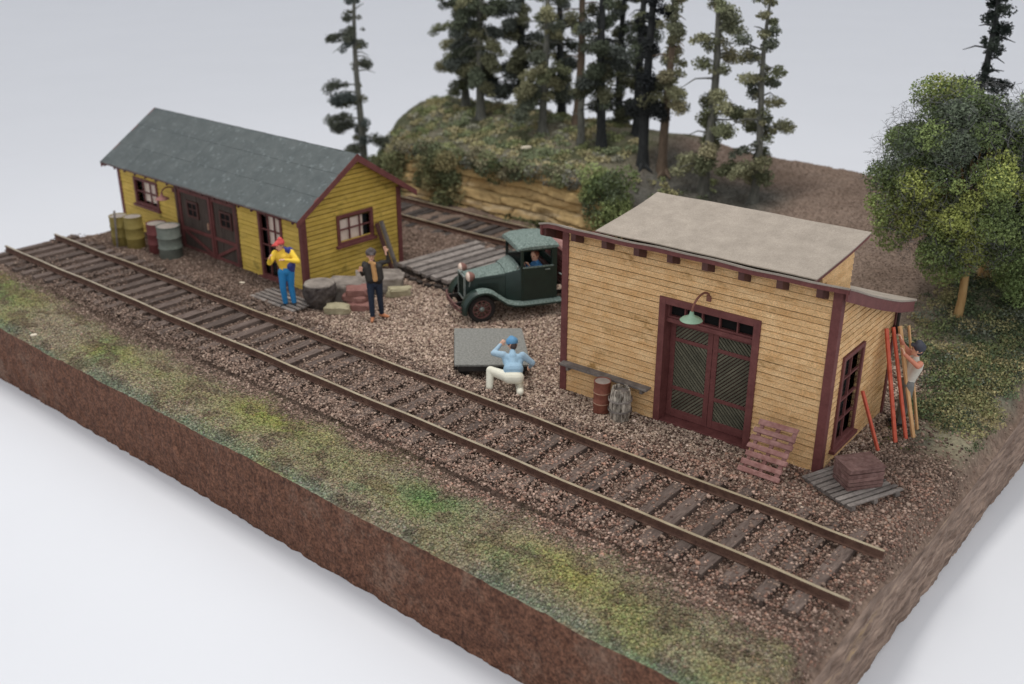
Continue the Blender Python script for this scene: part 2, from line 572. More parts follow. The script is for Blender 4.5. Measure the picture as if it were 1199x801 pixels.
gx = np.arange(X0, X1 + 1e-6, (X1 - X0) / 480)
gy = np.arange(Y0, Y1 + 1e-6, (Y1 - Y0) / 410)
GX, GY = np.meshgrid(gx, gy, indexing='ij')
GZ = Hn(GX, GY)
ground = bulk('ground', np.stack([GX, GY, GZ], -1).reshape(-1, 3), grid_faces(len(gx), len(gy)),
              gcol(GX, GY).reshape(-1, 3), M['ground'], smooth=True)
tag(ground, kind='structure')


def make_base():
    root = empty('diorama_base', (0, 0, ZB), 0, 'thick brown plastered slab with rough sides that carries the whole model scene', 'base')
    nz = 34

    def side(fn, us, name, m, outward):
        pts = []
        for u in us:
            x, y = fn(u)
            top = float(Hn(x, y)) + 0.004
            for k in range(nz + 1):
                t = k / nz
                z = ZB + (top - ZB) * t
                d = (fbm(u * 1.1, z * 1.5, 90) - .5) * .06 + (fbm(u * 5, z * 6, 91) - .5) * .07 + (fbm(u * 14, z * 16, 92) - .5) * .03
                d = d * min(1, (1 - t) * 5) + .04 * math.sin(t * math.pi)
                d += 0.10 * (1 - t) * 0.6 + (0.01 * (vnoise(u * 3, 0, 4) - .5) if k == 0 else 0)
                pts.append((x + outward[0] * d, y + outward[1] * d, z - ZB))
        n = len(us)
        V = np.array(pts)
        F = grid_faces(n, nz + 1)
        me = bpy.data.meshes.new(name)
        me.from_pydata(V.tolist(), [], F.tolist())
        me.materials.append(m)
        me.polygons.foreach_set('use_smooth', [True] * len(F))
        o = bpy.data.objects.new(name, me)
        col.objects.link(o)
        o.parent = root

    side(lambda u: (u, Y0), np.linspace(X0 - .12, X1 + .12, 700), 'front_side', M['plaster'], (0, -1))
    side(lambda u: (X1, u), np.linspace(Y0 - .12, Y1 + .12, 560), 'right_side', M['plaster_side'], (1, 0))
    side(lambda u: (X0, u), np.linspace(Y0 - .12, Y1 + .12, 300), 'left_side', M['plaster'], (-1, 0))
    side(lambda u: (u, Y1), np.linspace(X0 - .12, X1 + .12, 300), 'back_side', M['plaster'], (0, 1))


make_base()


# ------------------------------------------------------------------ loose gravel, turf
OCT = np.array([[1, 0, 0], [-1, 0, 0], [0, 1, 0], [0, -1, 0], [0, 0, 1], [0, 0, -1]], float)
OCTF = np.array([[0, 2, 4], [2, 1, 4], [1, 3, 4], [3, 0, 4], [2, 0, 5], [1, 2, 5], [3, 1, 5], [0, 3, 5]])


def randrot(n):
    q = rng.normal(size=(n, 4))
    q /= np.linalg.norm(q, axis=1)[:, None]
    w, x, y, z = q.T
    return np.stack([1 - 2 * (y * y + z * z), 2 * (x * y - z * w), 2 * (x * z + y * w),
                     2 * (x * y + z * w), 1 - 2 * (x * x + z * z), 2 * (y * z - x * w),
                     2 * (x * z - y * w), 2 * (y * z + x * w), 1 - 2 * (x * x + y * y)], -1).reshape(n, 3, 3)


def grains(name, P, size, C, label, cat, material, flat=0.75, kind='stuff'):
    n = len(P)
    sh = OCT[None] * (size[:, None, None] * rng.uniform(.6, 1.25, (n, 6, 1)))
    V = np.einsum('nij,nkj->nki', randrot(n), sh)
    V[:, :, 2] *= flat
    V = V + P[:, None, :]
    F = (OCTF[None] + (np.arange(n) * 6)[:, None, None]).reshape(-1, 3)
    o = bulk(name, V.reshape(-1, 3), F, np.repeat(C, 6, 0), material)
    tag(o, label, cat, kind=kind)
    return o


def palette(x, y, cols, weights, jitter=.34):
    idx = rng.choice(len(cols), size=len(x), p=np.array(weights) / sum(weights))
    c = np.array(cols)[idx] * rng.uniform(1 - jitter, 1 + jitter, (len(x), 1))
    return c


SH1 = (-6.573, 3.4223, -0.0254, 8.6932, 3.2129)
SH2 = (7.1143, 3.3178, 0.0303, 5.3983, 2.95)


def inside(x, y, sh, pad=0.0):
    ox, oy, a, L, W = sh
    c, s = math.cos(a), math.sin(a)
    u = (x - ox) * c + (y - oy) * s
    w = -(x - ox) * s + (y - oy) * c
    return (u < pad) & (u > -L - pad) & (w > -pad) & (w < W + pad)


def keep(x, y):
    return ~(inside(x, y, SH1, -.05) | inside(x, y, SH2, -.05))


def scatter_gravel():
    n = 360000
    x = rng.uniform(X0 + .04, X1 - .05, n)
    y = rng.uniform(-1.35, 9.3, n)
    k = keep(x, y)
    x, y = x[k], y[k]
    # density and zones
    track = (y > -.95) & (y < 2.1)
    infront = sm(-1.3, -.8, y + (fbm(x * 1.1, y * 1.1, 31) - .5) * .6)
    bankm = sm(7.2, 8.2, x) * sm(4.4, 5.6, y)
    hillm = sm(7.5, 9, y) * sm(0, 3, x)
    dens = np.where(track, .8, 1.0) * infront * (1 - bankm * .9) * (1 - hillm * .9)
    dens *= np.where((x < -6) & (y > 1.9), .8, 1)
    k = rng.random(len(x)) < dens
    x, y = x[k], y[k]
    track = track[k]
    z = Hn(x, y)
    pinkz = sm(-6.0, -3.5, x) * sm(1.7, 2.4, y) * (1 - sm(7.0, 8.0, x)) * (1 - sm(8, 9, y))
    redz = sm(-2, 6, x) * (1 - sm(2.0, 3.2, y - (x - 5) * .5))
    br = palette(x, y, [w3(116, 92, 78), w3(140, 114, 98), w3(84, 66, 56), w3(160, 136, 118)], [3, 3, 1.5, 1.5])
    pk = palette(x, y, [w3(158, 134, 114), w3(180, 156, 134), w3(132, 104, 90), w3(84, 62, 50), w3(196, 170, 152)], [4, 3, 2, 1.6, 1])
    rd = palette(x, y, [w3(136, 100, 84), w3(158, 116, 94), w3(92, 70, 60), w3(132, 108, 92), w3(168, 138, 120)], [3, 1.1, 1.6, 3, 3])
    c = br
    t = (rng.random(len(x)) < pinkz)[:, None]
    c = np.where(t, pk, c)
    t = (rng.random(len(x)) < redz * .8)[:, None]
    c = np.where(t, rd, c)
    size = (.013 + .026 * rng.random(len(x)) ** 1.6) * np.where(pinkz > .5, 1.05, 1.0) * np.where(rng.random(len(x)) < .04, 1.5, 1)
    # ballast thrown over the sleepers, thickest to the right and in patches
    outer = (1 - sm(-.35, -.1, y)) + sm(1.5, 1.8, y)
    over = (y > -.8) & (y < 2.2) & (rng.random(len(x)) < np.clip(sm(-9, 1, x) * .38 * (1 - .8 * sm(4.0, 6.0, x)) + .04 + outer * .5 * sm(-13, -10, x) * (1 - .7 * sm(4, 6, x)) + (fbm(x * .9, y * .9, 61) - .5) * 1.3, 0, .9))
    z = np.where(over, np.maximum(z, .098), z)
    P = np.stack([x, y, z + size * .25], 1)
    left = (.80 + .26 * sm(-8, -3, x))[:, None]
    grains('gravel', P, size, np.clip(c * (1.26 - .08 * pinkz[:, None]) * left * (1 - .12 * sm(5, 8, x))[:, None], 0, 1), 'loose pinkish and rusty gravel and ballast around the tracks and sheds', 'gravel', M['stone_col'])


scatter_gravel()


def scatter_turf():
    n = 90000
    x = rng.uniform(X0 + .03, X1 - .03, n)
    y = rng.uniform(Y0 + .02, -.4, n)
    f = 1 - sm(-1.35, -.75, y + (fbm(x * 1.1, y * 1.1, 31) - .5) * .6)
    k = rng.random(n) < f
    x, y = x[k], y[k]
    base = gcol(x, y)
    c = base * rng.uniform(.5, 1.5, (len(x), 1)) * (1 + rng.normal(0, .06, (len(x), 3)))
    size = rng.uniform(.012, .036, len(x))
    P = np.stack([x, y, Hn(x, y) + size * .3], 1)
    grains('turf', P, size, np.clip(c, 0, 1), 'fine green, olive and yellow turf along the near edge of the slab', 'turf', M['leaf_col'])


scatter_turf()


def scatter_soil():
    n = 70000
    x = rng.uniform(X0 + .1, X1 - .1, n)
    y = rng.uniform(7.5, Y1 - .1, n)
    k = keep(x, y)
    x, y = x[k], y[k]
    c = gcol(x, y) * rng.uniform(.7, 1.35, (len(x), 1))
    size = rng.uniform(.012, .026, len(x))
    P = np.stack([x, y, Hn(x, y) + size * .2], 1)
    grains('soil_crumbs', P, size, np.clip(c, 0, 1), 'fine brown earth crumbs covering the bare slope behind the sheds', 'soil', M['stone_col'])


scatter_soil()


# leaf cloud: small triangles
def leaves(P, size, C, tilt=None):
    n = len(P)
    tri = np.array([[-.5, -.35, 0], [.5, -.35, 0], [0, .65, 0.0]])
    V = np.einsum('nij,kj->nki', randrot(n), tri) * size[:, None, None] + P[:, None, :]
    F = np.arange(n * 3).reshape(n, 3)
    return V.reshape(-1, 3), F, np.repeat(C, 3, 0)


def strands(P, length, width, C):
    """thin bent fibres: two triangles each"""
    n = len(P)
    d = rng.normal(size=(n, 3))
    d /= np.linalg.norm(d, axis=1)[:, None]
    d2 = d + rng.normal(size=(n, 3)) * .6
    d2 /= np.linalg.norm(d2, axis=1)[:, None]
    s = np.cross(d, rng.normal(size=(n, 3)))
    s /= np.linalg.norm(s, axis=1)[:, None]
    s = s * width
    L = length[:, None]
    mid = P + d * L * .5
    end = mid + d2 * L * .5
    V = np.stack([P - s, P + s, mid + s, mid - s, mid - s, mid + s, end + s * .5, end - s * .5], 1)
    F = np.arange(n * 8).reshape(n * 2, 4)
    return V.reshape(-1, 3), F, np.repeat(C, 8, 0)


def merge_tri(parts):
    Vs, Fs, Cs, o = [], [], [], 0
    for V, F, C in parts:
        if F.shape[1] == 4:
            F = np.concatenate([F[:, [0, 1, 2]], F[:, [0, 2, 3]]])
        Vs.append(V)
        Fs.append(F + o)
        Cs.append(C)
        o += len(V)
    return np.concatenate(Vs), np.concatenate(Fs), np.clip(np.concatenate(Cs), 0, 1)


def blobs(centers, radii, per, cols, flat=.8, jitter=.2, shell=.45):
    """points in clumps with clump colour"""
    P, C = [], []
    for (c, r, cc) in zip(centers, radii, cols):
        k = max(8, int(per * r * r))
        d = rng.normal(size=(k, 3))
        d /= np.linalg.norm(d, axis=1)[:, None]
        rr = r * (shell + (1 - shell) * rng.random(k) ** .6)
        q = d * rr[:, None]
        q[:, 2] *= flat
        P.append(q + np.array(c))
        C.append(np.array(cc)[None] * rng.uniform(1 - jitter, 1 + jitter, (k, 1)))
    return np.concatenate(P), np.concatenate(C)


# ------------------------------------------------------------------ track
def rail_mesh(mb, xa, xb, yc, z0, n=60):
    prof = [(-.058, 0), (.058, 0), (.058, .014), (.012, .026), (.012, .10), (.028, .108), (.028, .14), (-.028, .14),
            (-.028, .108), (-.012, .10), (-.012, .026), (-.058, .014)]
    m = len(prof)
    xs = np.linspace(xa, xb, n)
    vs, fs, mi = [], [], []
    for x in xs:
        dy = .012 * math.sin(x * 1.1) + .008 * math.sin(x * 2.7 + yc)
        for (a, b) in prof:
            vs.append((x, yc + a + dy, z0 + b))
    o = len(mb.v)
    for i in range(n - 1):
        for k in range(m):
            a, b = i * m + k, i * m + (k + 1) % m
            mb.v, mb.f
            fs.append((a, b, b + m, a + m))
            mi.append(1 if k == 6 else 0)
    fs.append(tuple(range(m)))
    mi.append(0)
    fs.append(tuple((n - 1) * m + k for k in range(m)))
    mi.append(0)
    mb.v += vs
    mb.f += [[q + o for q in f] for f in fs]
    mb.m += mi
    mb.r += [.5] * len(fs)


def make_track(label, xa, xb, yc, zt, ends, tmat, ties, jit, half, group_sleep=.5):
    root = empty('railway_track', (0, 0, 0), 0, label, 'railway track')
    for i, dy in enumerate((0, 1.435)):
        mb = MB()
        rail_mesh(mb, ends[i][0], ends[i][1], yc + dy, zt)
        mb.build('rail', [M['rust'], M['railtop']], root)
    x = xa
    while x < xb:
        mb = MB()
        w = random.uniform(.20, .25)
        a0 = yc + .7175 - half + random.uniform(-jit, jit)
        a1 = yc + .7175 + half + random.uniform(-jit, jit)
        sk = random.uniform(-.03, .03)
        top = zt - .002 - random.uniform(0, .014)
        mb.box(-w / 2, w / 2, a0, a1, -.1, top, T=Matrix.Translation((x, 0, 0)) @ Matrix.Rotation(sk * .4, 4, 'Z'), jit=.007)
        mb.build('tie', tmat, root, bevel=.008)
        x += random.uniform(.46, .53)
    # spikes / tie plates are one part
    return root


make_track('near railway track with worn tan rail heads running past both sheds', -15.2, 8.95, 0, .11,
           [(-15.3665, 9.09), (-15.3665, 9.0)], M['tie'], 50, .06, 1.28)
make_track('rusty far siding track behind the yellow shed and the truck', -15.0, 2.5, 9.38, .05,
           [(-15.3, 3.0), (-15.3, 3.0)], M['darktie'], 36, .05, 1.15)


# ------------------------------------------------------------------ clapboard walls
def interval(prof, z):
    """u-range where the roofline prof [(u,z)..] is above z"""
    us = []
    for (a, za), (b, zb) in zip(prof[:-1], prof[1:]):
        if za >= z:
            us.append(a)
        if zb >= z:
            us.append(b)
        if (za - z) * (zb - z) < 0:
            us.append(a + (b - a) * (z - za) / (zb - za))
    return (min(us), max(us)) if us else None


def clap(mb, prof, zmin, opens, f, step=.118, th=.03, gap=.016):
    ztop = max(p[1] for p in prof)
    z = zmin
    while z < ztop - .01:
        z1 = min(z + step, ztop)
        a = interval(prof, z + .004)
        if a is None:
            break
        b = interval(prof, z1 - .001) or ((a[0] + a[1]) / 2, (a[0] + a[1]) / 2)
        zm = (z + z1) / 2
        cuts = sorted([(o[0], o[1]) for o in opens if o[2] < zm < o[3]])
        segs = []
        cur0 = (a[0], b[0])
        for (c0, c1) in cuts:
            segs.append((cur0, (c0, c0)))
            cur0 = (c1, c1)
        segs.append((cur0, (a[1], b[1])))
        for (l, r_) in segs:
            if r_[0] - l[0] < .01:
                continue
            dz = random.uniform(-.003, .003)
            o = random.uniform(-.003, .003)
            d0, d1, db = th + o, .006, -.03
            zb, ze = z + dz + gap, z1 + dz
            vs = [f(l[0], d0, zb), f(r_[0], d0, zb), f(r_[1], d1 + .008, ze), f(l[1], d1 + .008, ze),
                  f(l[0], db, zb), f(r_[0], db, zb), f(r_[1], db, ze), f(l[1], db, ze)]
            g = [f(l[0], -.006, z - .03), f(r_[0], -.006, z - .03), f(r_[0], -.006, zb + .03), f(l[0], -.006, zb + .03),
                 f(l[0], db - .004, z - .03), f(r_[0], db - .004, z - .03), f(r_[0], db - .004, zb + .03), f(l[0], db - .004, zb + .03)]
            mb.add(g, [(0, 1, 2, 3), (5, 4, 7, 6), (4, 5, 1, 0), (3, 2, 6, 7), (4, 0, 3, 7), (1, 5, 6, 2)], 1)
            mb.add(vs, [(0, 1, 2, 3), (5, 4, 7, 6), (4, 5, 1, 0), (3, 2, 6, 7), (4, 0, 3, 7), (1, 5, 6, 2)])
        z = z1


def frame_rect(mb, u0, u1, z0, z1, w, d0, d1, f, top=True, bot=True, e=.002):
    def bx(a, b, c, d, q0=d0, q1=d1):
        vs = [f(x, y, z) for x in (a, b) for y in (q0, q1) for z in (c, d)]
        mb.add(vs, [(0, 1, 3, 2), (4, 6, 7, 5), (0, 4, 5, 1), (2, 3, 7, 6), (0, 2, 6, 4), (1, 5, 7, 3)])
    bx(u0, u0 + w, z0, z1)
    bx(u1 - w, u1, z0, z1)
    if top:
        bx(u0 + w, u1 - w, z1 - w, z1, d0, d1 - e)
    if bot:
        bx(u0 + w, u1 - w, z0, z0 + w, d0, d1 - e)


def fbox(mb, f, u0, u1, d0, d1, z0, z1, mi=0):
    vs = [f(x, y, z) for x in (u0, u1) for y in (d0, d1) for z in (z0, z1)]
    mb.add(vs, [(0, 1, 3, 2), (4, 6, 7, 5), (0, 4, 5, 1), (2, 3, 7, 6), (0, 2, 6, 4), (1, 5, 7, 3)], mi)


def window(parent, f, u0, u1, z0, z1, nx, nz, curtain=None, sill=True, w=.085, m='maroon'):
    """frame (part) > muntins, sill, curtain, pane"""
    mb = MB()
    frame_rect(mb, u0, u1, z0, z1, w, -.03, .055, f)
    fr = mb.build('window', M[m], parent, bevel=.005)
    iu0, iu1, iz0, iz1 = u0 + w, u1 - w, z0 + w, z1 - w
    mb = MB()
    t = .03
    for i in range(1, nx):
        c = iu0 + (iu1 - iu0) * i / nx
        fbox(mb, f, c - t / 2, c + t / 2, -.03, .012, iz0, iz1)
    for i in range(1, nz):
        c = iz0 + (iz1 - iz0) * i / nz
        fbox(mb, f, iu0, iu1, -.03, .010 if i * 2 != nz else .018, c - t / 2, c + t / 2)
    mb.build('muntins', M[m], fr)
    if sill:
        mb = MB()
        fbox(mb, f, u0 - .06, u1 + .06, -.01, .11, z0 - .05, z0 + .02)
        mb.build('sill', M[m], fr, bevel=.006)
    if curtain:
        mb = MB()
        a, b, c, d = curtain
        n = 14
        for i in range(n):
            p0, p1 = a + (b - a) * i / n, a + (b - a) * (i + 1) / n
            e0, e1 = -.06 + .008 * math.sin(i * 1.7), -.06 + .008 * math.sin((i + 1) * 1.7)
            mb.add([f(p0, e0, c), f(p1, e1, c), f(p1, e1, d), f(p0, e0, d), f(p0, e0 - .01, c), f(p1, e1 - .01, c),
                    f(p1, e1 - .01, d), f(p0, e0 - .01, d)],
                   [(0, 1, 2, 3), (5, 4, 7, 6), (4, 5, 1, 0), (3, 2, 6, 7), (4, 0, 3, 7), (1, 5, 6, 2)], r=.5)
        mb.build('curtain', M['curtain'], fr)
    mb = MB()
    fbox(mb, f, iu0, iu1, -.13, -.12, iz0, iz1)
    mb.build('pane', M['glass'], fr)
    return fr


def gooseneck(parent, f, base, tip, m_shade, rise, name='wall_lamp'):
    """f(u, d, z): u along wall, d out of it"""
    (u0, z0), (u1, d1, z1) = base, tip
    pts = []
    for i in range(13):
        t = i / 12
        a = math.pi * t
        d = d1 / 2 * (1 - math.cos(a))
        z = z0 + (z1 + .1 - z0) * t + rise * math.sin(a) ** .8 if 0 < t < 1 else (z0 if t == 0 else z1 + .1)
        pts.append(f(u0 + (u1 - u0) * t, d + .02, z))
    mb = MB()
    mb.tube(pts, .02, 8)
    c = Vector(f(u0, .015, z0))
    mb.box(c.x - .04, c.x + .04, c.y - .04, c.y + .04, c.z - .05, c.z + .05)
    arm = mb.build(name, M['rustpipe'], parent, smooth=True)
    mb = MB()
    p = Vector(f(u1, d1 + .02, z1))
    prof = [(.03, .12), (.045, .06), (.08, .03), (.16, -.005), (.2, -.04), (.195, -.045), (.14, -.02), (.02, .02)]
    mb.lathe(prof, 24, T=Matrix.Translation(p))
    mb.build('lamp_shade', m_shade, arm, smooth=True)
    mb = MB()
    mb.lathe([(.005, -.06), (.03, -.045), (.035, -.02), (.02, .01)], 12, T=Matrix.Translation(p))
    mb.build('bulb', M['lens'], arm, smooth=True)
    return arm


# ------------------------------------------------------------------ yellow shed (gabled)
def shed_yellow():
    ox, oy, a, L, W = SH1
    root = empty('storage_shed', (ox, oy, 0), a, 'long mustard yellow clapboard shed with maroon trim and a grey gabled roof', 'shed')
    hw, hr = 2.22, 3.24   # wall top, ridge underside
    F = lambda u, d, z: (u, -d, z)
    G_ = lambda u, d, z: (d, u, z)
    B_ = lambda u, d, z: (u, W + d, z)
    LF = lambda u, d, z: (-L - d, u, z)
    mb = MB()
    clap(mb, [(-L, hw - .05), (0, hw - .05)], -.02, [(-7.78, -6.64, .92, 1.62), (-5.62, -2.74, -.2, 1.78), (-1.72, -.82, .08, 1.76)], F)
    clap(mb, [(0, hw - .07), (W / 2, hr - .06), (W, hw - .07)], -.02, [(1.12, 2.2, 1.0, 1.68)], G_, th=.018, gap=.020)
    clap(mb, [(0, hw - .07), (W / 2, hr - .06), (W, hw - .07)], -.02, [], LF)
    clap(mb, [(-L, hw - .05), (0, hw - .05)], -.02, [], B_)
    wall = mb.build('wall', [M['yellow'], M['groove_y']], root)
    # corner boards and base board
    mb = MB()
    for (x0, x1, y0, y1) in ((-.10, .045, -.045, .10), (-.10, .045, W - .10, W + .045), (-L - .045, -L + .10, -.045, .10),
                             (-L - .045, -L + .10, W - .10, W + .045)):
        mb = MB()
        mb.box(x0, x1, y0, y1, -.03, hw - .12, jit=.003)
        mb.build('corner_board', M['maroon'], root, bevel=.006)
    # roof: two slopes
    ovx, ovy, he, hr2, th = .32, .35, 1.97, 3.27, .05
    for side in (-1, 1):
        mb = MB()
        ye, yr = (-ovy, W / 2) if side < 0 else (W + ovy, W / 2)
        n = 7
        xs = np.linspace(-L - ovx, ovx, n + 1)
        # deck
        P = [(xs[0], ye, he), (xs[-1], ye, he), (xs[-1], yr, hr2), (xs[0], yr, hr2)]
        mb.add(P + [(p[0], p[1], p[2] - th) for p in P],
               [(0, 1, 2, 3), (7, 6, 5, 4), (4, 5, 1, 0), (3, 2, 6, 7), (4, 0, 3, 7), (1, 5, 6, 2)], 1)
        # felt sheets, each lapping the next one
        rows = [(-.015, .36), (.345, .70), (.685, 1.004)]
        for ri, (t0, t1) in enumerate(rows):
            off = (0.0, .55, .25)[ri]
            cuts = [xs[0]] + [x for x in xs[0] + (np.arange(1, n) - off * .6) * (L + 2 * ovx) / (n - .5)] + [xs[-1]]
            for i in range(len(cuts) - 1):
                ua, ub = cuts[i] - (.02 if i else .012), cuts[i + 1] + (0 if i < len(cuts) - 2 else .012)
                z_a = .006 + random.uniform(0, .003)
                z_b = z_a
                nu = 5
                vs, fs = [], []
                for k in range(nu + 1):
                    u = ua + (ub - ua) * k / nu
                    for (t, e) in ((t0, .010 + z_a), (t1, z_a * .6 + .004)):
                        t_ = t + random.uniform(-.003, .003)
                        y, z = ye + (yr - ye) * t_, he + (hr2 - he) * t_
                        vs.append((u, y, z + e + .003 * k / nu))
                        vs.append((u, y, z + e - .01))
                for k in range(nu):
                    o = k * 4
                    fs += [(o, o + 4, o + 6, o + 2), (o + 1, o + 3, o + 7, o + 5), (o, o + 1, o + 5, o + 4), (o + 2, o + 6, o + 7, o + 3)]
                fs += [(0, 2, 3, 1), (nu * 4, nu * 4 + 1, nu * 4 + 3, nu * 4 + 2)]
                mb.add(vs, fs, 0)
        rf = mb.build('roof', [M['tarpaper'], M['maroon']], root)
        # rafter tails
        if side < 0:
            k = 0
            x = -L - .22
            while x < .3:
                mt = MB()
                mt.add([(x - .035, -.31, he + .015), (x + .035, -.31, he + .015), (x + .035, .05, he + .22), (x - .035, .05, he + .22),
                        (x - .035, -.31, he - .13), (x + .035, -.31, he - .13), (x + .035, .05, he + .06), (x - .035, .05, he + .06)],
                       [(0, 1, 2, 3), (7, 6, 5, 4), (4, 5, 1, 0), (3, 2, 6, 7), (4, 0, 3, 7), (1, 5, 6, 2)])
                mt.build('rafter_tail', M['dkmaroon'], rf)
                x += .56
    # rake boards at both gables
    for xg in (ovx - .03, -L - ovx):
        for side in (-1, 1):
            mb = MB()
            ye = -ovy - .02 if side < 0 else W + ovy + .02
            yr = W / 2
            he_, h2 = he - .015, hr2 + .012
            mb.add([(xg + (.004 if side > 0 else 0), ye, he_ + .015), (xg + .05, ye, he_ + .015), (xg + .05, yr, h2), (xg + (.004 if side > 0 else 0), yr, h2),
                    (xg + (.004 if side > 0 else 0), ye, he_ - .13), (xg + .05, ye, he_ - .13), (xg + .05, yr, h2 - .19), (xg + (.004 if side > 0 else 0), yr, h2 - .19)],
                   [(0, 1, 2, 3), (7, 6, 5, 4), (4, 5, 1, 0), (3, 2, 6, 7), (4, 0, 3, 7), (1, 5, 6, 2)])
            mb.build('rake_board', M['maroon'], root, bevel=.006)
    # front eave board
    mb = MB()
    mb.box(-L - ovx, ovx - .03, -ovy - .02, -ovy + .005, he - .022, he + .012)
    mb.build('eave_board', M['dkmaroon'], root)
    # windows
    window(root, F, -7.85, -6.57, .86, 1.68, 3, 2, curtain=(-7.45, -6.64, 1.0, 1.6))
    window(root, F, -1.78, -.78, .03, 1.82, 3, 4, curtain=(-1.45, -.86, .95, 1.74), sill=True)
    window(root, G_, 1.06, 2.26, .94, 1.74, 3, 2, curtain=(1.14, 1.98, .98, 1.68))
    # double door with its frame
    mb = MB()
    frame_rect(mb, -5.66, -2.70, -.05, 1.86, .12, -.05, .05, F, bot=False)
    fr = mb.build('door_frame', M['dkmaroon'], root, bevel=.006)
    for (u0, u1, sgn) in ((-5.54, -4.00, 1), (-3.96, -2.82, -1)):
        mb = MB()
        n = 9
        for i in range(n):
            a_, b_ = u0 + (u1 - u0) * i / n, u0 + (u1 - u0) * (i + 1) / n
            fbox(mb, F, a_ + .004, b_ - .004, -.05, -.02 + random.uniform(-.003, .003), 0.0, 1.72)
        dr = mb.build('door', M['doorpanel'], root)
        mb = MB()
        frame_rect(mb, u0, u1, .0, 1.72, .085, -.02, .022, F)
        fbox(mb, F, u0 + .085, u1 - .085, -.02, .019, .56, .65)
        za, zb = .09, .55
        p, q = ((u0 + .09, zb), (u1 - .09, za)) if sgn > 0 else ((u0 + .09, za), (u1 - .09, zb))
        mb.bar((p[0], -.002, p[1]), (q[0], -.002, q[1]), .03, .085)
        mb.build('brace', M['maroon'], dr, bevel=.004)
        c = (u0 + u1) / 2 - .1 * sgn
        mb = MB()
        frame_rect(mb, c - .27, c + .27, .98, 1.45, .06, -.02, .03, F)
        fbox(mb, F, c - .012, c + .012, -.02, .018, 1.04, 1.39)
        fbox(mb, F, c - .21, c + .21, -.02, .016, 1.2, 1.23)
        mb.build('door_window', M['dkmaroon'], dr)
        mb = MB()
        fbox(mb, F, c - .21, c + .21, -.02, .003, 1.04, 1.39)
        mb.build('pane', M['black'], dr)  # black sheet standing in for the dark inside behind the door window
    mb = MB()
    fbox(mb, F, -4.02, -3.94, -.02, .05, .0, 1.74)
    mb.build('door_post', M['maroon'], root)
    mb = MB()
    fbox(mb, F, -4.14, -4.10, .022, .06, .8, .98)
    mb.build('door_handle', M['hoop'], root)
    gooseneck(root, F, (-5.72, 1.62), (-5.78, .34, 1.47), M['pinklamp'], .14)
    # step and ledge under the gable trim
    return root


shed_yellow()


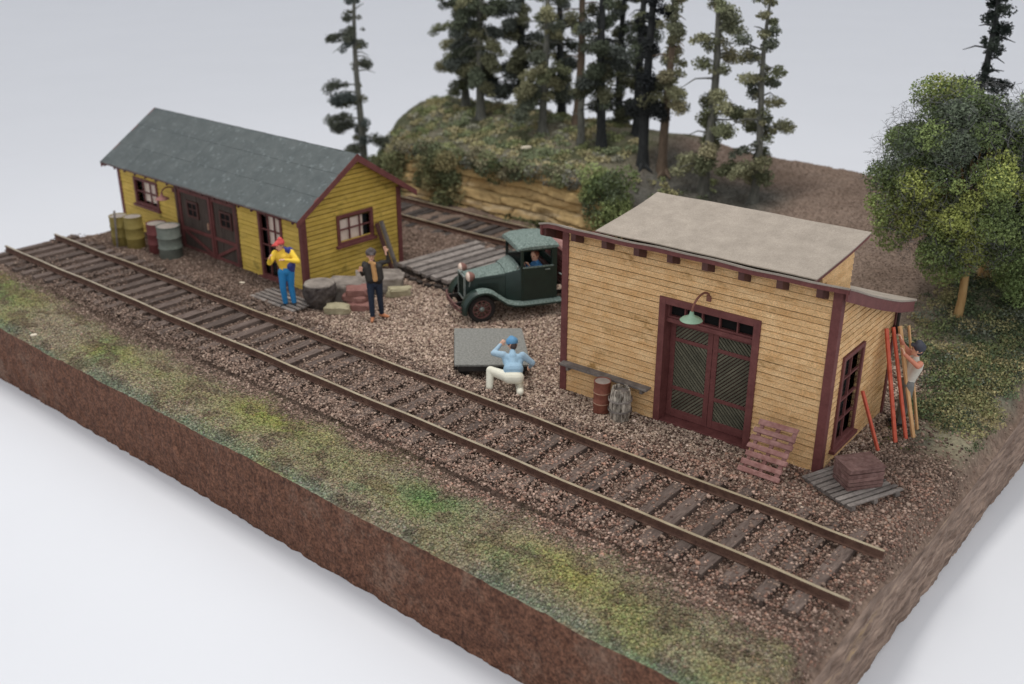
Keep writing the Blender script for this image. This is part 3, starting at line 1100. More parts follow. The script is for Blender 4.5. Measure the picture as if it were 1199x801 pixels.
# ------------------------------------------------------------------ tan shed
def shed_tan():
    ox, oy, a, L, W = SH2
    root = empty('freight_shed', (ox, oy, 0), a, 'tan clapboard shed with a maroon double door and a pale felt roof', 'shed')
    F = lambda u, d, z: (u, -d, z)
    G_ = lambda u, d, z: (d, u, z)
    B_ = lambda u, d, z: (u, W + d, z)
    LF = lambda u, d, z: (-L - d, u, z)
    roofz = lambda w: float(np.interp(w, [-.36, 0, .8, 1.6, 2.4, 3.3], [3.50, 3.36, 3.04, 2.74, 2.46, 2.21]))
    mb = MB()
    ws = [0, .8, 1.6, 2.4, W]
    clap(mb, [(-L, 3.36), (0, 3.36)], 0.0, [(-3.2, -1.35, -.1, 2.45)], F, step=.112)
    clap(mb, [(w, roofz(w) - .09) for w in ws], 0.0, [(.5, 1.3, .33, 1.96)], G_, step=.112, th=.014, gap=.019)
    clap(mb, [(w, roofz(w) - .09) for w in ws], 0.0, [], LF, step=.112)
    clap(mb, [(-L, roofz(W) - .09), (0, roofz(W) - .09)], 0.0, [], B_, step=.112)
    mb.build('wall', [M['tan'], M['groove_t']], root)
    mb = MB()
    for q in ((-.11, .045, -.05, .10, -.03, 3.37), (-L - .045, -L + .10, -.05, .10, -.03, 3.37),
              (-.06, .042, W - .06, W + .04, -.03, roofz(W) - .1), (-L - .04, -L + .06, W - .06, W + .04, -.03, roofz(W) - .1)):
        mb = MB()
        mb.box(*q, jit=.003)
        mb.build('corner_board', M['maroon'], root, bevel=.006)
    # lower roof, sagging slab
    ul, ur = -L - .36, .24
    us = np.linspace(ul, ur, 30)
    wsr = np.linspace(-.38, 3.32, 22)
    mb = MB()
    vs, fs = [], []

    def rz(u, w, amp=1):
        curl = .10 * max(0, (-L - .0 - u) / .36) ** 2 if u < -L else 0
        wav = .010 * math.sin(u * 2.1 + 1) + .006 * math.sin(u * 5.3) * amp
        return roofz(w) + wav - curl * 0.6
    nu, nw = len(us), len(wsr)
    for d in (0, -.035):
        for u in us:
            for w in wsr:
                e = .012 * (vnoise(u * 6, 1, 2) - .5) if w == wsr[0] else 0
                e2 = .02 * (vnoise(w * 6, 2, 3) - .5) if u == us[-1] or u == us[0] else 0
                vs.append((u + e2, w + e, rz(u, w) + d + .035))
    for i in range(nu - 1):
        for k in range(nw - 1):
            p = i * nw + k
            fs.append((p, p + nw, p + nw + 1, p + 1))
            q = p + nu * nw
            fs.append((q, q + 1, q + nw + 1, q + nw))
    o = nu * nw
    for i in range(nu - 1):
        for k in (0, nw - 1):
            p = i * nw + k
            fs.append((p, p + nw, p + nw + o, p + o))
    for k in range(nw - 1):
        for i in (0, nu - 1):
            p = i * nw + k
            fs.append((p, p + 1, p + 1 + o, p + o))
    mb.add(vs, fs, r=.5)
    rf = mb.build('roof', M['sandpaper'], root, smooth=False)
    # thin red board under the felt along the front, and fascias at the ends
    mb = MB()
    for i in range(nu - 1):
        ua, ub = us[i], us[i + 1]
        za, zb = rz(ua, -.36), rz(ub, -.36)
        mb.add([(ua, -.345, za), (ub, -.345, zb), (ub, -.31, zb), (ua, -.31, za), (ua, -.345, za - .09), (ub, -.345, zb - .09), (ub, -.31, zb - .09), (ua, -.31, za - .09)],
               [(0, 1, 2, 3), (7, 6, 5, 4), (4, 5, 1, 0), (3, 2, 6, 7), (4, 0, 3, 7), (1, 5, 6, 2)], r=.5)
    mb.build('eave_board', M['maroon'], rf)
    for (ue, s) in ((ur - .045, 1), (ul + .02, -1)):
        mb = MB()
        for k in range(nw - 1):
            wa, wb = wsr[k] + .02, wsr[k + 1] + .02
            if k == nw - 2:
                wb = 3.25
            za, zb = rz(ue, wa) - .002, rz(ue, wb) - .002
            mb.add([(ue, wa, za), (ue + .035, wa, za), (ue + .035, wb, zb), (ue, wb, zb), (ue, wa, za - .2), (ue + .035, wa, za - .2), (ue + .035, wb, zb - .2), (ue, wb, zb - .2)],
                   [(0, 1, 2, 3), (7, 6, 5, 4), (4, 5, 1, 0), (3, 2, 6, 7), (4, 0, 3, 7), (1, 5, 6, 2)], r=.5)
        mb.build('fascia', M['maroon'], rf)
    # rafter tails on the front
    for i, x in enumerate(np.linspace(-L - .30, -.25, 9)):
        mt = MB()
        z = rz(x, -.3) - .002
        mt.add([(x - .055, -.306, z), (x + .055, -.306, z), (x + .055, .03, z - .1), (x - .055, .03, z - .1),
                (x - .055, -.30, z - .22), (x + .055, -.30, z - .22), (x + .055, .03, z - .33), (x - .055, .03, z - .33)],
               [(0, 1, 2, 3), (7, 6, 5, 4), (4, 5, 1, 0), (3, 2, 6, 7), (4, 0, 3, 7), (1, 5, 6, 2)])
        mt.build('rafter_tail', M['dkmaroon'], rf)
    # raised rear roof with its side walls
    a0, a1 = -4.42, -.44
    b0, b1 = .05, 1.55
    zt = lambda w: 3.50 + (w + .2) * .14
    mb = MB()
    for (uu, f2) in ((a1, lambda u, d, z: (a1 + d, u, z)), (a0, lambda u, d, z: (a0 - d, u, z))):
        n = 13
        zlow = 2.4
        z = zlow
        while z < 3.72:
            z1 = z + .112
            # visible wedge between lower and upper roof
            wl = float(np.interp(-z, [-3.55, -3.04, -2.74, -2.46], [-.15, .8, 1.6, 2.0]))
            wl = max(wl, b0 + .1, (z1 + .03 - 3.528) / .14 + .12)
            wr = b1
            if wl < wr - .02 and z1 < zt(wr) - .02:
                mb.add([f2(wl - .1, .028, z), f2(wr, .028, z), f2(wr, .006, z1), f2(wl - .1, .006, z1),
                        f2(wl - .1, -.03, z), f2(wr, -.03, z), f2(wr, -.03, z1), f2(wl - .1, -.03, z1)],
                       [(0, 1, 2, 3), (5, 4, 7, 6), (4, 5, 1, 0), (3, 2, 6, 7), (4, 0, 3, 7), (1, 5, 6, 2)])
            z = z1
    clap(mb, [(a0, zt(b1) - .03), (a1, zt(b1) - .03)], 2.5, [], lambda u, d, z: (u, b1 + d, z), step=.112)
    mb.build('clerestory_wall', [M['tan'], M['groove_t']], root)
    mb = MB()
    us2 = np.linspace(-4.60, -.36, 22)
    ws2 = np.linspace(-.20, 1.78, 10)
    nu, nw = len(us2), len(ws2)
    vs, fs = [], []
    zz = lambda u, w: zt(w) + .012 + .05 * ((w - .8) / 1) ** 2 * (1 if w > .8 else .1) + .006 * math.sin(u * 1.6) + .003 * math.sin(u * 5)
    for d in (0, -.02):
        for u in us2:
            for w in ws2:
                sh = (.14 if u < -4.59 else 0) * (w + .2) / 2
                vs.append((u + .10 * (w + .2) / 2 + sh * 0, w - .0 * u, zz(u, w) + d))
    for i in range(nu - 1):
        for k in range(nw - 1):
            p = i * nw + k
            fs.append((p, p + nw, p + nw + 1, p + 1))
            q = p + nu * nw
            fs.append((q, q + 1, q + nw + 1, q + nw))
    o = nu * nw
    for i in range(nu - 1):
        for k in (0, nw - 1):
            p = i * nw + k
            fs.append((p, p + nw, p + nw + o, p + o))
    for k in range(nw - 1):
        for i in (0, nu - 1):
            p = i * nw + k
            fs.append((p, p + 1, p + 1 + o, p + o))
    mb.add(vs, fs, r=.6)
    up = mb.build('raised_roof', M['sandpaper'], root)
    mb = MB()
    for (u0) in (-.40, -4.52):
        mb = MB()
        for k in range(nw - 1):
            wa, wb = ws2[k] + .01, ws2[k + 1] + .01 - (.03 if k == nw - 2 else 0)
            sa, sb = .10 * (wa + .2) / 2, .10 * (wb + .2) / 2
            za, zb = zz(u0, wa) - .022, zz(u0, wb) - .022
            mb.add([(u0 + sa, wa, za), (u0 + sa + .03, wa, za), (u0 + sb + .03, wb, zb), (u0 + sb, wb, zb),
                    (u0 + sa, wa, za - .06), (u0 + sa + .03, wa, za - .06), (u0 + sb + .03, wb, zb - .06), (u0 + sb, wb, zb - .06)],
                   [(0, 1, 2, 3), (7, 6, 5, 4), (4, 5, 1, 0), (3, 2, 6, 7), (4, 0, 3, 7), (1, 5, 6, 2)], r=.5)
        mb.build('fascia', M['maroon'], up)
    # door frame, deep reveal, transom, two leaves
    mb = MB()
    frame_rect(mb, -3.27, -1.29, -.03, 2.51, .13, -.30, .055, F, bot=False)
    fbox(mb, F, -3.14, -1.42, -.27, -.02, 2.02, 2.10)
    fbox(mb, F, -3.14, -1.42, -.27, .03, -.03, .05)
    fr = mb.build('door_frame', M['maroon'], root, bevel=.006)
    mb = MB()
    frame_rect(mb, -3.14, -1.42, 2.10, 2.38, .035, -.14, -.06, F)
    for i in range(1, 5):
        c = -3.14 + 1.72 * i / 5
        fbox(mb, F, c - .014, c + .014, -.13, -.065, 2.135, 2.345)
    tr = mb.build('transom', M['maroon'], fr)
    mb = MB()
    fbox(mb, F, -3.13, -1.43, -.17, -.155, 2.11, 2.37)
    mb.build('pane', M['black'], fr)  # black sheet behind the open transom, painted in place of interior shade
    mid = -2.18 - .09
    leaves_ = ((-3.14, mid, (1, -1, 1)), (mid, -1.42, (-1, 1, -1)))
    for (u0, u1, sg) in leaves_:
        mb = MB()
        u0 += .004
        u1 -= .004
        w = .10
        frame_rect(mb, u0, u1, .06, 2.01, w, -.26, -.205, F)
        for zr in (.62, 1.60):
            fbox(mb, F, u0 + w, u1 - w, -.26, -.208, zr, zr + .075)
        fbox(mb, F, u0 + w, u1 - w, -.26, -.21, .15, .22)
        d = mb.build('door', M['maroon'], root, bevel=.004)
        for (zl, zh, s) in ((1.675, 1.92, sg[0]), (.695, 1.60, sg[1]), (.22, .62, sg[2])):
            mb = MB()
            ul_, ur_ = u0 + w, u1 - w
            st = .078
            # diagonal boards clipped to the rectangle
            cmin, cmax = (zl - s * ur_ if s > 0 else zl + ul_), (zh - s * ul_ if s > 0 else zh + ur_)
            c = min(zl - s * ul_, zl - s * ur_) - st
            while c < max(zh - s * ul_, zh - s * ur_):
                poly = [(ul_, s * ul_ + c), (ur_, s * ur_ + c), (ur_, s * ur_ + c + st * .66), (ul_, s * ul_ + c + st * .66)]

                def clip(poly, ax, val, keepgt):
                    out = []
                    for i in range(len(poly)):
                        p, q = poly[i], poly[(i + 1) % len(poly)]
                        ip = (p[ax] >= val) == keepgt
                        iq = (q[ax] >= val) == keepgt
                        if ip:
                            out.append(p)
                        if ip != iq:
                            t = (val - p[ax]) / (q[ax] - p[ax])
                            out.append((p[0] + (q[0] - p[0]) * t, p[1] + (q[1] - p[1]) * t))
                    return out
                poly = clip(poly, 1, zl, True)
                if len(poly) > 2:
                    poly = clip(poly, 1, zh, False)
                if len(poly) > 2:
                    mb.prism(poly, -.255, -.222, lambda a_, b_, d_: F(a_, d_, b_))
                c += st
            mb.build('door_panel', M['greenpanel'], d)
            mb = MB()
            fbox(mb, F, ul_, ur_, -.27, -.256, zl, zh)
            mb.build('panel_back', M['dkmaroon'], d)
    # window in the end wall
    window(root, G_, .42, 1.38, .27, 2.02, 2, 4, w=.08)
    # long shelf
    mb = MB()
    mb.box(-5.36, -3.36, -.19, -.02, .60, .645, jit=.008)
    for u in (-5.2, -3.5):
        mb.box(u - .03, u + .03, -.15, -.02, .50, .598)
    mb.build('shelf', M['greywood'], root, bevel=.006)
    # pipe bracket below the rear eave
    mb = MB()
    mb.tube([(.10, W - .1, 1.75), (.10, W - .1, 2.25)], .03, 8)
    mb.box(.03, .15, W - .16, W - .04, 1.70, 1.82)
    mb.build('eave_bracket', M['blackmetal'], root)
    gooseneck(root, F, (-2.30, 2.68), (-2.40, .42, 2.42), M['greenlamp'], .2)
    return root


shed_tan()


# ------------------------------------------------------------------ small objects
def drum(name, loc, r, h, body, lid, label, cat='barrel', rib=True, group=None, rz=0, tilt=0):
    root = empty(name, loc, rz, label, cat, group or ('metal drums beside the yellow shed' if name == 'oil_drum' else None))
    root.rotation_euler = (tilt, tilt * .5, rz)
    mb = MB()
    prof = [(r * .96, 0), (r, .015)]
    for c in (.33, .66):
        prof += [(r, h * c - .03), (r * 1.045, h * c - .012), (r * 1.045, h * c + .012), (r, h * c + .03)]
    prof += [(r, h - .02), (r * 1.03, h - .012), (r * 1.03, h), (r * .95, h), (r * .93, h - .02)]
    mb.lathe(prof, 28)
    mb.build('body', body, root, smooth=True)
    mb = MB()
    mb.lathe([(r * .93, h - .03), (r * .93, h - .016)], 28)
    mb.build('lid', lid, root, smooth=True)
    if rib:
        for c in (.33, .66):
            mb = MB()
            mb.lathe([(r * 1.04, h * c - .012), (r * 1.062, h * c - .006), (r * 1.062, h * c + .006), (r * 1.04, h * c + .012)], 28, cap=False)
            mb.build('hoop', M['hoop'] if body == M['rustbarrel'] else body, root, smooth=True)
    return root


drum('oil_drum', (-12.28, 2.86, 0), .27, .84, M['red_drum'], M['lidtop'], 'dull red metal drum close behind the grey drum at the yellow shed')
drum('oil_drum', (-11.62, 2.82, 0), .31, .90, M['grey_drum'], M['lidtop'], 'grey-green ribbed metal drum in front of the yellow shed')
drum('oil_drum', (-13.68, 2.55, 0), .26, .86, M['yellow_drum'], M['lidtop'], 'mustard drum standing farthest left beside the yellow shed', rib=False)
drum('oil_drum', (-13.12, 2.66, 0), .25, .92, M['yellow_drum'], M['lidtop'], 'mustard drum right behind the leaning stick at the far shed corner', rib=False)
stick = MB()
stick.bar((-13.50, 2.28, 0), (-13.46, 2.34, 1.08), .07, .05, jit=.006)
tag(stick.build('stick', M['greywood'], None), 'grey upright stick leaning between the two mustard drums', 'stick')

drum('steel_barrel', (2.92, 2.80, 0.01), .16, .67, M['rustbarrel'], M['lidtop'], 'rust red barrel with two pale hoops under the grey shelf', 'barrel', rz=.4, tilt=.03)


def old_barrel():
    root = empty('wooden_barrel', (3.36, 2.78, 0), 0, 'bleached and peeling wooden barrel beside the rust red one', 'barrel')
    h = .66
    n = 14
    R_ = lambda t: .168 + .035 * math.sin(math.pi * t)
    for_mb = MB()
    for k in range(n):
        a0, a1 = 2 * math.pi * (k + .06) / n, 2 * math.pi * (k + .94) / n
        o = random.uniform(-.012, .014)
        top = h + random.uniform(-.03, .02)
        vs, fs = [], []
        m = 7
        for i in range(m):
            t = i / (m - 1)
            for (a, q) in ((a0, 0), (a1, 0), (a1, -.03), (a0, -.03)):
                rr = R_(t) + o + q
                vs.append((rr * math.cos(a), rr * math.sin(a), top * t))
        for i in range(m - 1):
            for j in range(4):
                p, q = i * 4 + j, i * 4 + (j + 1) % 4
                fs.append((p, q, q + 4, p + 4))
        fs += [(0, 1, 2, 3), tuple((m - 1) * 4 + j for j in (3, 2, 1, 0))]
        for_mb.add(vs, fs)
    for_mb.build('staves', M['oldbarrel'], root)
    for t in (.34, .66):
        mb = MB()
        rr = R_(t) + .02
        mb.lathe([(rr, h * t - .018), (rr + .012, h * t - .014), (rr + .012, h * t + .014), (rr, h * t + .018)], 26, cap=False, wob=.015)
        mb.build('hoop', M['greywood'], root)
    mb = MB()
    mb.lathe([(R_(.97) - .02, h - .08), (R_(.97) - .02, h - .06)], 20)
    mb.build('lid', M['greywood'], root)


old_barrel()


def rotz(a):
    return Matrix.Rotation(a, 4, 'Z')


def leaning_pallet():
    c = Vector((6.40, 2.52, 0))
    root = empty('pallet', c, 0, 'pinkish brown slatted pallet leaning against the tan shed front', 'pallet')
    # plane: bottom edge along shed front, top leans back to the wall
    up = Vector((.10, .47, .90)).normalized()
    ax = Vector((1, .03, 0)).normalized()
    nrm = ax.cross(up).normalized()
    T = Matrix(((ax.x, up.x, nrm.x, 0), (ax.y, up.y, nrm.y, 0), (ax.z, up.z, nrm.z, 0), (0, 0, 0, 1)))
    for k in range(7):
        mb = MB()
        y = .06 + k * .145
        mb.bar((-.37 + random.uniform(-.03, .03), y, .05), (.37 + random.uniform(-.03, .03), y + random.uniform(-.01, .03), .05), .095, .055, up=(0, 0, 1), jit=.012, T=T)
        mb.build('slat', M['pinkpallet'], root, bevel=.014)
    for x in (-.29, 0, .29):
        mb = MB()
        mb.bar((x, 0, 0), (x, .98, 0), .07, .06, jit=.006, T=T)
        mb.build('stringer', M['pinkpallet'], root, bevel=.008)


leaning_pallet()


def ground_pallet(name, corners, z, n, material, label, over=.0, cat='pallet', th=.035, wf=.72, run=0, low=.07):
    """corners a,b,c,d (xy) ; slats run from edge ab to dc"""
    a, b, c, d = [Vector((p[0], p[1], 0)) for p in corners]
    cen = (a + b + c + d) / 4
    root = empty(name, (cen.x, cen.y, z), 0, label, cat)
    w = (b - a).length / n
    for k in range(n):
        t = (k + .5) / n
        p = a.lerp(b, t) - cen + Vector((0, 0, low + th / 2))
        q = d.lerp(c, t) - cen + Vector((0, 0, low + th / 2))
        dd = (q - p).normalized()
        p -= dd * random.uniform(-.02, .05)
        q += dd * random.uniform(-.02, .05)
        p.z += random.uniform(-.008, .008)
        mb = MB()
        mb.bar(p, q, w * wf, th, jit=.006)
        mb.build('slat', material, root, bevel=.008)
    for t in (.08, .5, .92):
        p, q = a.lerp(d, t) - cen, b.lerp(c, t) - cen
        mb = MB()
        mb.bar(p + Vector((0, 0, low / 2)), q + Vector((0, 0, low / 2)), .08, low - .002, jit=.004)
        mb.build('stringer', material, root)
    return root


ground_pallet('pallet', [(7.42, 3.28), (8.50, 3.72), (8.12, 2.66), (6.98, 2.86)][::1] if False else [(7.02, 2.86), (8.05, 2.44), (8.50, 3.50), (7.42, 3.95)],
              0.02, 10, M['greywood'], 'grey slatted pallet lying on the ground under the brick stack', wf=.74)


def brick_stack():
    c = (7.82, 3.26, .125)
    root = empty('brick_stack', c, R(53), 'small stack of maroon bricks on the grey pallet', 'bricks')
    mb = MB()
    for k in range(5):
        z = k * .076
        for i in range(1):
            for j in range(2):
                y0 = -.25 + j * .25
                mb.box(-.32, .32, y0 + .003, y0 + .247, z + .003, z + .070, jit=.008)
    mb.build('bricks', M['brick'], root, bevel=.006)
    mb = MB()
    mb.box(-.33, .33, -.262, .262, .380, .402, jit=.006)
    mb.build('top_slab', M['brick'], root, bevel=.006)


brick_stack()

ground_pallet('pallet', [(-7.10, 2.10), (-5.62, 2.06), (-5.72, 2.86), (-7.20, 2.90)][::1] if False else [(-7.2, 2.14), (-7.25, 2.92), (-5.62, 2.90), (-5.55, 2.12)],
              0.03, 5, M['greywood'], 'low grey wooden pallet beneath the man in the red hat', wf=.6, th=.04, low=.06)


# posts leaning on the end wall of the tan shed
def s2(u, w, z):
    ox, oy, a, L, W = SH2
    c, s = math.cos(a), math.sin(a)
    return Vector((ox + u * c - w * s, oy + u * s + w * c, z))


def post(b, t, w, m, label, group=None, name='leaning_post'):
    b, t = Vector(b), Vector(t)
    mb = MB()
    n = 4
    pts = [Vector((0, 0, 0)).lerp(t - b, i / n) for i in range(n + 1)]
    mb.bar(pts[0], pts[-1], w, w * .8, jit=.006)
    o = mb.build(name, m, None, bevel=.010)
    o.location = b
    tag(o, label, 'post', group)
    return o


post((7.72, 5.24, .0), s2(.07, 2.34, 1.95), .068, M['redpost'], 'long orange-red post nearest the window, leaning on the tan shed', 'posts leaning on the tan shed')
post((7.82, 5.49, .0), s2(.13, 2.52, 1.93), .062, M['redpost'], 'long orange-red post beside the raw timber poles', 'posts leaning on the tan shed')
post((7.91, 5.63, .0), s2(.20, 2.66, 1.93), .07, M['tanpost'], 'raw tan timber pole in front, held by the man', 'posts leaning on the tan shed')
post((7.86, 5.95, .02), s2(.30, 2.86, 1.90), .05, M['tanpost'], 'thinner tan timber pole farthest back by the man', 'posts leaning on the tan shed')
post((7.63, 4.70, .0), s2(.07, 1.50, 1.02), .06, M['redpost'], 'short orange-red post leaning below the shed window', 'posts leaning on the tan shed')
# two boards on the yellow shed gable


def s1(u, w, z):
    ox, oy, a, L, W = SH1
    c, s = math.cos(a), math.sin(a)
    return Vector((ox + u * c - w * s, oy + u * s + w * c, z))


post(s1(.42, 2.50, .0), s1(.12, 2.30, 1.30), .11, M['dkmaroon'], 'brown board leaning beside the gable window, nearer the window', 'boards leaning on the yellow gable', 'board')
post(s1(.44, 2.66, .0), s1(.12, 2.46, 1.32), .11, M['greywood'], 'brown-grey board leaning on the gable, nearer the shed corner', 'boards leaning on the yellow gable', 'board')


def rock(name, loc, size, m, label, cat, rz=0, seed=0, sq=.55, group=None, sub=3, rough=.12):
    bm = bmesh.new()
    bmesh.ops.create_icosphere(bm, subdivisions=sub, radius=1.0)
    vs = np.array([v.co[:] for v in bm.verts])
    p = np.sign(vs) * np.abs(vs) ** sq
    n = fbm(vs[:, 0] * 1.7 + seed * 3.1 + vs[:, 2], vs[:, 1] * 1.7 + vs[:, 2] * 1.3 + seed, seed, 4)
    p = p * (1 + (n[:, None] - .5) * rough * 2.2)
    p *= np.array(size)[None] / 2
    p[:, 2] += size[2] / 2 - .02
    for v, q in zip(bm.verts, p):
        v.co = q
    me = bpy.data.meshes.new(name)
    bm.to_mesh(me)
    bm.free()
    me.materials.append(m)
    me.polygons.foreach_set('use_smooth', [False] * len(me.polygons))
    o = bpy.data.objects.new(name, me)
    col.objects.link(o)
    o.location = loc
    o.rotation_euler = (0, 0, rz)
    tag(o, label, cat, group)
    return o


# stones by the yellow gable
def stump():
    root = empty('stump', (-5.52, 2.98, 0), .4, 'dark lumpy round stump with a flat grey top at the shed corner', 'stump')
    mb = MB()
    n = 30
    prof = []
    for i in range(9):
        t = i / 8
        prof.append((.36 + .05 * math.sin(t * 2.6) - .10 * (1 - t) ** 2, .60 * t))
    mb.lathe(prof, n, wob=.06)
    mb.build('bark', M['darkrock'], root)
    mb = MB()
    mb.lathe([(.37, .585), (.36, .625), (.30, .635)], n, wob=.02)
    mb.build('cut_top', M['greyrock'], root)


stump()
rock('stone_slab', (-5.35, 3.72, .0), (.95, .75, .56), M['greyrock'], 'large pale grey slab behind the stump against the yellow wall', 'stone', .5, 1, .4, rough=.25)
rock('stone_slab', (-5.30, 4.72, .0), (1.20, .85, .46), M['greyrock'], 'flat grey slab behind the man raising his arm', 'stone', .75, 2, .35, rough=.2)
rock('red_block', (-4.72, 3.50, .0), (.62, .50, .22), M['redrock'], 'lowest rough red block of the small red pile', 'stone', .7, 3, .5, 'red blocks piled by the stump')
rock('red_block', (-4.86, 3.55, .17), (.66, .46, .20), M['redrock'], 'middle red block of the small pile', 'stone', .3, 4, .5, 'red blocks piled by the stump')
rock('red_block', (-4.84, 3.60, .33), (.58, .50, .22), M['redrock'], 'squarish red block on top of the small pile', 'stone', .8, 5, .4, 'red blocks piled by the stump')
rock('yellow_stone', (-4.88, 2.98, .0), (.58, .38, .22), M['yelrock'], 'pale yellow stone in front of the red blocks', 'stone', .6, 6, .4, rough=.3)
rock('yellow_stone', (-4.62, 4.72, .0), (.62, .30, .24), M['yelrock'], 'pale yellow stone beside the grey slab, behind the waving man', 'stone', .9, 7, .4, rough=.3)
rock('white_chip', (-8.35, 2.75, .0), (.16, .12, .06), M['white'], 'white chip on the gravel in front of the shed door', 'chip', .4, 8)
rock('white_chip', (-9.15, -2.36, .0), (.14, .10, .05), M['white'], 'cream chip on the near green rim of the slab', 'chip', 1.0, 9)
rock('white_chip', (.65, -.62, .03), (.20, .05, .04), M['white'], 'thin white sliver lying below the near rail', 'chip', .6, 10)
rock('white_chip', (-7.6, 13.35, 1.78), (.36, .16, .10), M['white'], 'white chip half way up the green bank', 'chip', 1.2, 11)


# baggage platform cart
def cart():
    c = Vector((-.30, 3.18, 0))
    root = empty('platform_cart', c, 0, 'low black platform cart with a speckled grey deck beside the kneeling man', 'cart')
    pts = [(-.20, 2.02), (1.00, 3.02), (-.38, 4.40), (-1.53, 3.44)]
    P = [Vector((x, y, 0)) - c for x, y in pts]
    mb = MB()
    z0, z1 = .31, .36
    mb.add([(p.x, p.y, z) for z in (z0, z1) for p in P], [(3, 2, 1, 0), (4, 5, 6, 7), (0, 1, 5, 4), (1, 2, 6, 5), (2, 3, 7, 6), (3, 0, 4, 7)])
    mb.build('deck', M['carttop'], root, bevel=.012)
    mb = MB()
    q = [p * .965 for p in P]
    for i in range(4):
        a, b = q[i], q[(i + 1) % 4]
        d = (b - a).normalized() * .045
        mb.bar((a.x + d.x, a.y + d.y, .255), (b.x - d.x, b.y - d.y, .255), .07, .105)
    mb.build('frame', M['blackmetal'], root, bevel=.006)
    for (s, t) in ((.12, .1), (.88, .1), (.12, .9), (.88, .9)):
        w = q[0].lerp(q[1], s).lerp(q[3].lerp(q[2], s), t)
        mb = MB()
        ang = math.atan2((q[1] - q[0]).y, (q[1] - q[0]).x)
        T = Matrix.Translation((w.x, w.y, .115)) @ rotz(ang) @ Matrix.Rotation(R(90), 4, 'X')
        mb.lathe([(.10, -.035), (.12, -.03), (.12, .03), (.10, .035)], 16, T=T)
        wl = mb.build('wheel', M['blackmetal'], root, smooth=True)
        mb = MB()
        T2 = Matrix.Translation((w.x, w.y, .115)) @ rotz(ang)
        mb.box(-.03, .03, -.05, .05, .03, .14, T=T2)
        mb.build('bracket', M['chrome'], wl)


cart()


# plank ramp to the siding
def ramp():
    root = empty('plank_platform', (-4.9, 7.2, 0), 0, 'ramp of loose grey planks laid on dark sleepers up to the far track', 'platform')
    for i in range(6):
        x0 = -5.80 + i * .345 + random.uniform(-.02, .02)
        ye = 8.55 + random.uniform(-.25, .2)
        mb = MB()
        ys = 5.92 - .05 * i + random.uniform(-.07, .07)
        mb.bar((x0 + 4.9 + .04, ys - 7.2, .235), (x0 + 4.9 + .30, ye - 7.2, .215 + random.uniform(-.01, .01)), .22, .10, jit=.01)
        mb.build('plank', M['greywood'], root, bevel=.012)
    for y in (6.05, 7.2, 8.3):
        mb = MB()
        off = (y - 6) * .1
        mb.bar((-1.05 + off, y - 7.2, .09), (1.0 + off, y - 7.2, .09), .2, .18, jit=.01)
        mb.build('sleeper', M['darktie'], root, bevel=.01)
    mb = MB()
    for i in range(9):
        mb.bar((-1.2 + i * .3, 5.7 - 7.2 + random.uniform(-.1, .1), .04), (-1.0 + i * .3, 5.7 - 7.2 + random.uniform(-.1, .1), .05), .1, .09, jit=.02)
    mb.build('rubble', M['darktie'], root)


ramp()


# ------------------------------------------------------------------ people
def cap_verts(p0, p1, r0, r1, n=14, m=5, flat=None):
    p0, p1 = Vector(p0), Vector(p1)
    d = p1 - p0
    L = d.length
    d = d.normalized() if L > 1e-6 else Vector((0, 0, 1))
    a = d.cross(Vector((0, 0, 1)))
    if a.length < 1e-3:
        a = d.cross(Vector((1, 0, 0)))
    a.normalize()
    b = d.cross(a)
    rings = []
    for i in range(m + 1):
        t = math.pi / 2 * (i / m)
        rings.append((-math.cos(t) * r0, max(.0005, math.sin(t) * r0), p0))
    for i in range(m + 1):
        t = math.pi / 2 * (i / m)
        rings.append((math.sin(t) * r1, max(.0005, math.cos(t) * r1), p1))
    vs, fs = [], []
    for (h, r, c) in rings:
        for k in range(n):
            an = 2 * math.pi * k / n
            vs.append(c + d * h + (a * math.cos(an) + b * math.sin(an)) * r)
    for i in range(len(rings) - 1):
        for k in range(n):
            p, q = i * n + k, i * n + (k + 1) % n
            fs.append((p, q, q + n, p + n))
    fs.append(tuple(range(n))[::-1])
    o = (len(rings) - 1) * n
    fs.append(tuple(o + k for k in range(n)))
    return vs, fs


def sculpt(name, prims, mats, parent, vox=.0125):
    """union of tapered capsules -> one continuous skin, coloured by nearest part"""
    mb = MB()
    for (k, p0, p1, r0, r1) in prims:
        vs, fs = cap_verts(p0, p1, r0, r1)
        mb.add(vs, fs)
    tmp = mb.build('tmp', SKIN)
    md = tmp.modifiers.new('r', 'REMESH')
    md.mode = 'VOXEL'
    md.voxel_size = vox
    s_ = tmp.modifiers.new('s', 'SMOOTH')
    s_.factor = .5
    s_.iterations = 2
    dg = bpy.context.evaluated_depsgraph_get()
    me = bpy.data.meshes.new_from_object(tmp.evaluated_get(dg))
    me.name = name
    bpy.data.objects.remove(tmp)
    me.materials.clear()
    keys = list(mats.keys())
    for k in keys:
        me.materials.append(mats[k])
    n = len(me.polygons)
    cen = np.empty(n * 3)
    me.polygons.foreach_get('center', cen)
    cen = cen.reshape(-1, 3)
    best = np.full(n, 1e9)
    idx = np.zeros(n, dtype=np.int32)
    for (k, p0, p1, r0, r1) in prims:
        a, b = np.array(p0, float), np.array(p1, float)
        ab = b - a
        t = np.clip(((cen - a) @ ab) / max(1e-9, ab @ ab), 0, 1)
        dist = np.linalg.norm(cen - (a + t[:, None] * ab), axis=1) - (r0 + (r1 - r0) * t)
        m_ = dist < best
        best = np.where(m_, dist, best)
        idx = np.where(m_, keys.index(k), idx)
    me.polygons.foreach_set('material_index', idx.astype(np.int32))
    me.polygons.foreach_set('use_smooth', np.ones(n, dtype=bool))
    me.update()
    o = bpy.data.objects.new(name, me)
    col.objects.link(o)
    o.parent = parent
    return o


